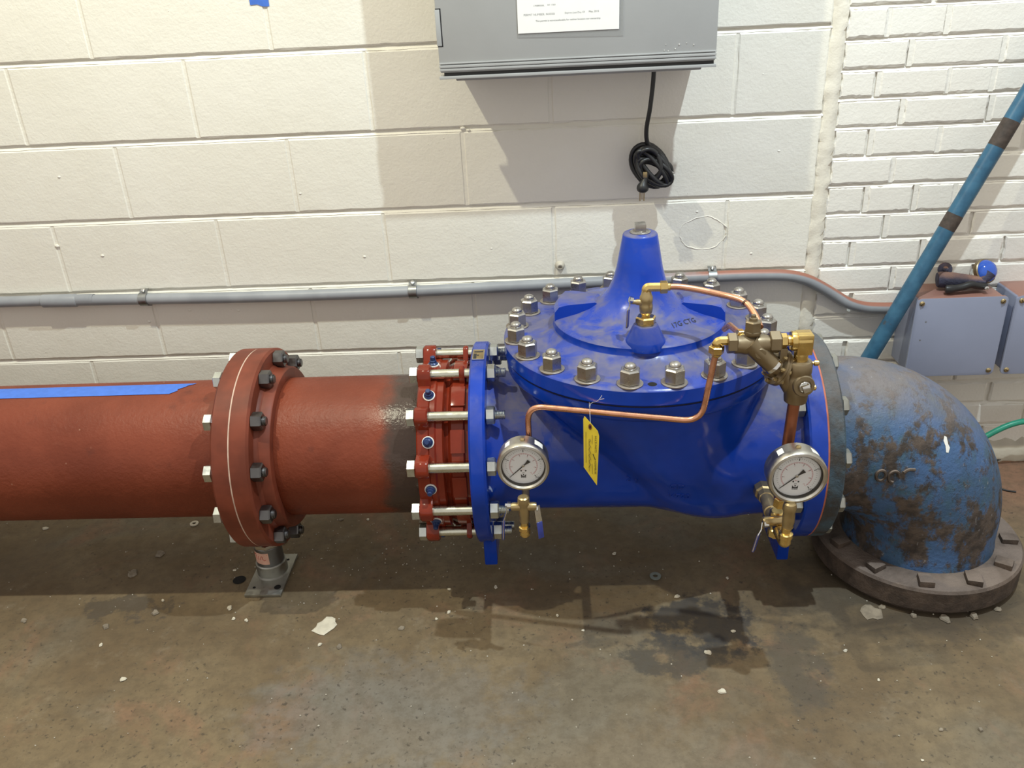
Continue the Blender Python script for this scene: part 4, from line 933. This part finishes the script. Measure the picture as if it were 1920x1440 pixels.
for i in range(8): inst('housing_bolt', me_db, dh, dm @ Matrix.Rotation(i*PI/4+.3, 4, 'Z') @ Matrix.Translation((.0305, 0, 0)))
put('lower_arm', MB().tube([(1.79, PYY+.005, .700), (1.80, PYY, .665), (1.812, PYY, .645)], [.013, .018, .018], 16), M['bronze'], t, 50)
put('link_bracket', MB().box((1.778, PYY-.006, .694), (1.792, PYY+.006, .735), I4), M['bronze'], t, 32, .002)
for z in (.703, .652): put('adjuster', MB().lathe([(.003, 0), (.003, .008), (.0055, .009), (.0055, .016), (.003, .018)], fr((1.834, PYY-.002, z), (1, -.1, 0)), 12), M['brass'], pb, 30)
put('pressure_line', MB().tube(spline([(1.775, PYY+.03, .742), (1.765, PYY+.035, .728), (1.763, PYY+.03, .710), (1.772, PYY+.015, .694)], 4), .004, 8), M['bronze'], t, 60)

# ------------------------------------------------------------------ yellow paper tag wired to the tube
t = thing('paper_tag', (1.427, -.80, .60), 'yellow paper tag wired to the front copper tube', 'tag')
TY = -.800
card = [(1.4170, .6130), (1.4415, .5850), (1.4440, .5740), (1.4400, .4590), (1.4395, .4585), (1.4140, .4985), (1.4145, .6070)]
cm = MB().add([(x, TY-.010*(x-1.414)/.03-.006*math.sin((z-.45)*14), z) for x, z in card], [tuple(range(7))])
cd = put('card', cm, M['yellow'], t, 0)
def on_card(x, z, d=.0004): return V(x, TY-.010*(x-1.414)/.03-.006*math.sin((z-.45)*14)-d, z)
# finer card so that it curls smoothly
vs = []; fs = []; n_ = 24
def lim(z):
    def ed(x0, z0, x1, z1): return x0+(x1-x0)*(z-z0)/(z1-z0)
    xl_ = ed(1.4145, .607, 1.417, .613) if z > .607 else (1.4145 if z > .4985 else ed(1.4395, .4585, 1.4142, .4985))
    xr_ = ed(1.417, .613, 1.4415, .585) if z > .585 else (ed(1.4415, .585, 1.444, .574) if z > .574 else ed(1.444, .574, 1.4397, .4585)); return xl_, xr_
zl = sorted(set([.4585+(.613-.4585)*i/n_ for i in range(n_+1)]+[.607, .585, .574, .4985]))
for z in zl:
    a, b = lim(z)
    for j in range(5): vs.append(on_card(a+(b-a)*j/4, z, 0))
for i in range(len(zl)-1):
    for j in range(4): fs.append((i*5+j, i*5+j+1, (i+1)*5+j+1, (i+1)*5+j))
old = cd.data; cd.data = mesh('card', MB().add(vs, fs), M['yellow'], 60, 0, WM[cd.name].inverted()); bpy.data.meshes.remove(old); thick(cd, .0004)
ey = MB(); er = []
for i in range(20): er.append((1.427+.0032*math.cos(i*PI/10), .592+.0062*math.sin(i*PI/10)))
ey.add([on_card(x, z, .0012) for x, z in er], [tuple(range(20))]); put('eyelet', ey, M['copper_dull'], cd, 0)
ey = MB(); ey.add([on_card(1.427+(x-1.427)*.45, .592+(z-.592)*.45, .0016) for x, z in er], [tuple(range(20))]); put('eyelet_hole', ey, M['hole'], cd, 0)
def tag_line(txt, size, x, z, mat):
    m = text_mb(txt, size); m.v = [on_card(x+v.y*.8, z-v.x, .0013) for v in m.v]; put('printed_line', m, mat, cd, 0)
tag_line('MULTI-PARTS', .0062, 1.4355, .574, M['ink']); tag_line('ASSEMBLIES', .0062, 1.4350, .517, M['ink'])
for x, z0, z1 in ((1.4305, .575, .485), (1.4245, .565, .49), (1.4185, .58, .51)):
    m = MB(); m.add([on_card(x, z0, .0012), on_card(x+.0006, z0, .0012), on_card(x+.0006, z1, .0012), on_card(x, z1, .0012)], [(0, 1, 2, 3)]); put('rule_line', m, M['bronze'], cd, 0)
hw = MB().tube([on_card(1.426+.0022*math.sin(i*1.9), .566-i*.0042, .0012) for i in range(17)], .0004, 4); put('handwriting', hw, M['bronze'], cd, 0)
put('check_mark', MB().tube([on_card(1.4320, .533, .0012), on_card(1.4330, .529, .0012), on_card(1.4365, .519, .0012)], .0007, 4), M['ink'], cd, 0)
put('wire', MB().tube(spline([(1.428, TY-.006, .594), (1.428, -.783, .612), (1.429, -.772, .621), (1.4285, -.758, .618), (1.428, -.762, .608)], 4), .0006, 5).tube(spline([(1.429, -.773, .620), (1.434, -.775, .626), (1.441, -.776, .628), (1.447, -.777, .634), (1.452, -.777, .642)], 4), .0006, 5).tube([(1.447, -.777, .633), (1.456, -.778, .635)], .0006, 5), M['chrome'], t, 60)

# ------------------------------------------------------------------ bits lying on the floor
def chip_mesh(name, q, mat, flat, n=9):
    mb = MB(); top = []; bot = []
    rs = [q.uniform(.65, 1.1) for _ in range(n)]
    for k in range(n):
        a = 2*PI*k/n; bot.append((rs[k]*math.cos(a), rs[k]*.8*math.sin(a), 0)); top.append((.8*rs[k]*math.cos(a), .8*rs[k]*.8*math.sin(a), flat*q.uniform(.7, 1.2)))
    mb.add(bot+top, [tuple(range(n-1, -1, -1)), tuple(range(n, 2*n))]+[(i, (i+1) % n, n+(i+1) % n, n+i) for i in range(n)])
    return mesh(name, mb, mat, 0)
q = random.Random(3)
pale = [chip_mesh('paint_chip', q, M['chip'], f) for f in (.18, .3, .4)]; brown = [chip_mesh('dirt_crumb', q, M['chip_brown'], f) for f in (.3, .5)]
def floor_bit(name, me, x, y, s_, label, cat, group):
    return tag(inst(name, me, None, Matrix.Translation((x, y, .0016)) @ Matrix.Rotation(q.uniform(0, 6), 4, 'Z') @ Matrix.Scale(s_, 4)), label, cat, group)
for x, y, s_, lb in [(.26,-.222,.0062,'tiny pale chip behind the red pipe, left of the pale washer'),(-.11,-.272,.0092,'pale chip on floor behind the red pipe at far left'),
    (.546,-.623,.0092,'pale chip nearest the stand plate, leftmost of three'),(.568,-.661,.0065,'middle one of three pale chips before the stand plate'),(.602,-.668,.0064,'rightmost of three pale chips before the stand plate'),
    (.364,-.591,.0054,'pale chip on the pipe shadow edge, left of the stand'),(.802,-.754,.0062,'pale chip just below the largest cream flake'),(.38,-.853,.0095,'pale chip alone on open floor, lower left'),
    (.278,-.745,.0063,'pale chip on open floor between pipe shadow and lower left'),(1.092,-.65,.0064,'right one of two pale chips below the red coupling'),(1.064,-.672,.0051,'left one of two pale chips below the red coupling'),
    (1.084,-.566,.0053,'pale chip on the shadow edge under the red coupling'),(1.2,-.561,.0066,'pale chip on floor before the left valve foot'),(.51,-.476,.0056,'pale chip behind the anchor hole beside the stand'),
    (1.684,-.794,.0095,'pale chip lying on the dark floor stain'),(1.694,-.907,.0101,'larger pale chip in front of the dark floor stain'),(1.642,-.607,.0077,'tan crumb just in front of the grey-green washer'),
    (1.411,-.718,.0049,'pale chip on floor straight below the yellow tag'),(1.352,-.667,.0051,'pale chip on floor below the left gauge'),(1.504,-.435,.0069,'pale chip in shadow under the valve body'),
    (1.984,-.793,.0059,'pale chip on floor before the right valve foot'),(2.026,-.879,.0045,'small pale chip on open floor below the elbow base'),(2.038,-1.081,.004,'tiny pale chip at the bottom right edge of floor'),
    (1.753,-.728,.0061,'pale chip on the right rim of the dark stain'),(1.775,-.541,.0053,'pale chip in shadow under the right gauge'),(.823,-.26,.006,'pale chip on floor behind the short red spool')]:
    floor_bit('paint_chip', q.choice(pale), x, y, s_, lb, 'paint chip', 'small pale paint chips on the floor')
for x, y, s_, lb in [(.28,-.404,.0145,'brown flake under the red pipe, upper of two'),(.24,-.482,.0168,'brown flake under the red pipe, lower and larger of two'),(.609,-.353,.0103,'round brown crumb right behind the pipe stand'),
    (.262,-.685,.0103,'dark crumb lower left of the stand, left of two'),(.364,-.638,.0105,'dark crumb lower left of the stand, right of two'),(.042,-.658,.0092,'dark crumb at far left in front of the pipe shadow'),
    (.849,-.76,.0086,'brown sliver lower right of the largest cream flake'),(.984,-.703,.0088,'brown sliver on open floor below the dark pipe end'),(2.177,-1.011,.0063,'dark crumb at bottom right, right of two'),
    (2.101,-1.01,.0053,'dark crumb at bottom right, left of two'),(.746,-.257,.0076,'brown crumb behind the red spool near its flange'),(.977,-.278,.009,'brown crumb on floor behind the red coupling')]:
    floor_bit('dirt_crumb', q.choice(brown), x, y, s_, lb, 'crumb', 'brown crumbs on the floor')
big = chip_mesh('paint_flake', random.Random(11), M['chip'], .05, 14)
floor_bit('paint_flake', big, .800, -.690, .035, 'largest cream paint flake on floor, right of the pipe stand', 'paint flake', None)
floor_bit('paint_flake', chip_mesh('paint_flake', random.Random(5), M['chip_brown'], .06, 12), 2.082, -.672, .030, 'flat brownish flake on floor against the elbow base flange', 'paint flake', None)
def ring_bit(x, y, R, mat, label): tag(inst('floor_washer', mesh('floor_washer', MB().lathe([(R*.45, 0), (R, 0), (R, .003), (R*.45, .003), (R*.45, 0)], I4, 24, False), mat, 30), None, Matrix.Translation((x, y, .0016))), label, 'washer')
ring_bit(.323, -.264, .012, M['chip'], 'pale ring washer on floor behind the long red pipe'); ring_bit(1.599, -.530, .014, plain('green_grey_washer', (.17, .19, .175), .5), 'grey-green washer on floor in front of the blue valve')
gr = MB()
for i in range(420):
    x, y = q.uniform(-.3, 2.5), q.uniform(-1.25, -.1)
    if q.random() < .45: x = q.gauss(.85, .3); y = q.gauss(-.4, .12)
    s_ = q.uniform(.0009, .0026); n_ = 5; P = V(x, y, .001)
    o = len(gr.v); gr.v += [P+V(s_*q.uniform(.6, 1.2)*math.cos(2*PI*k/n_), s_*q.uniform(.6, 1.2)*math.sin(2*PI*k/n_), 0) for k in range(n_)]+[P+V(0, 0, s_*.7+.001)]
    gr.f += [(o+k, o+(k+1) % n_, o+n_) for k in range(n_)]
g = put('floor_grit', gr, M['pebble'], None, 0); tag(g, 'fine pale grit scattered over the concrete floor', 'grit', None, 'stuff')
for i in range(5):
    a = math.radians(-125+i*16); floor_bit('rubble', q.choice(brown), EX+.243*math.cos(a), PY+.243*math.sin(a), q.uniform(.008, .016), 'lump of rubble tucked under the elbow base flange', 'rubble', 'rubble under the base flange')
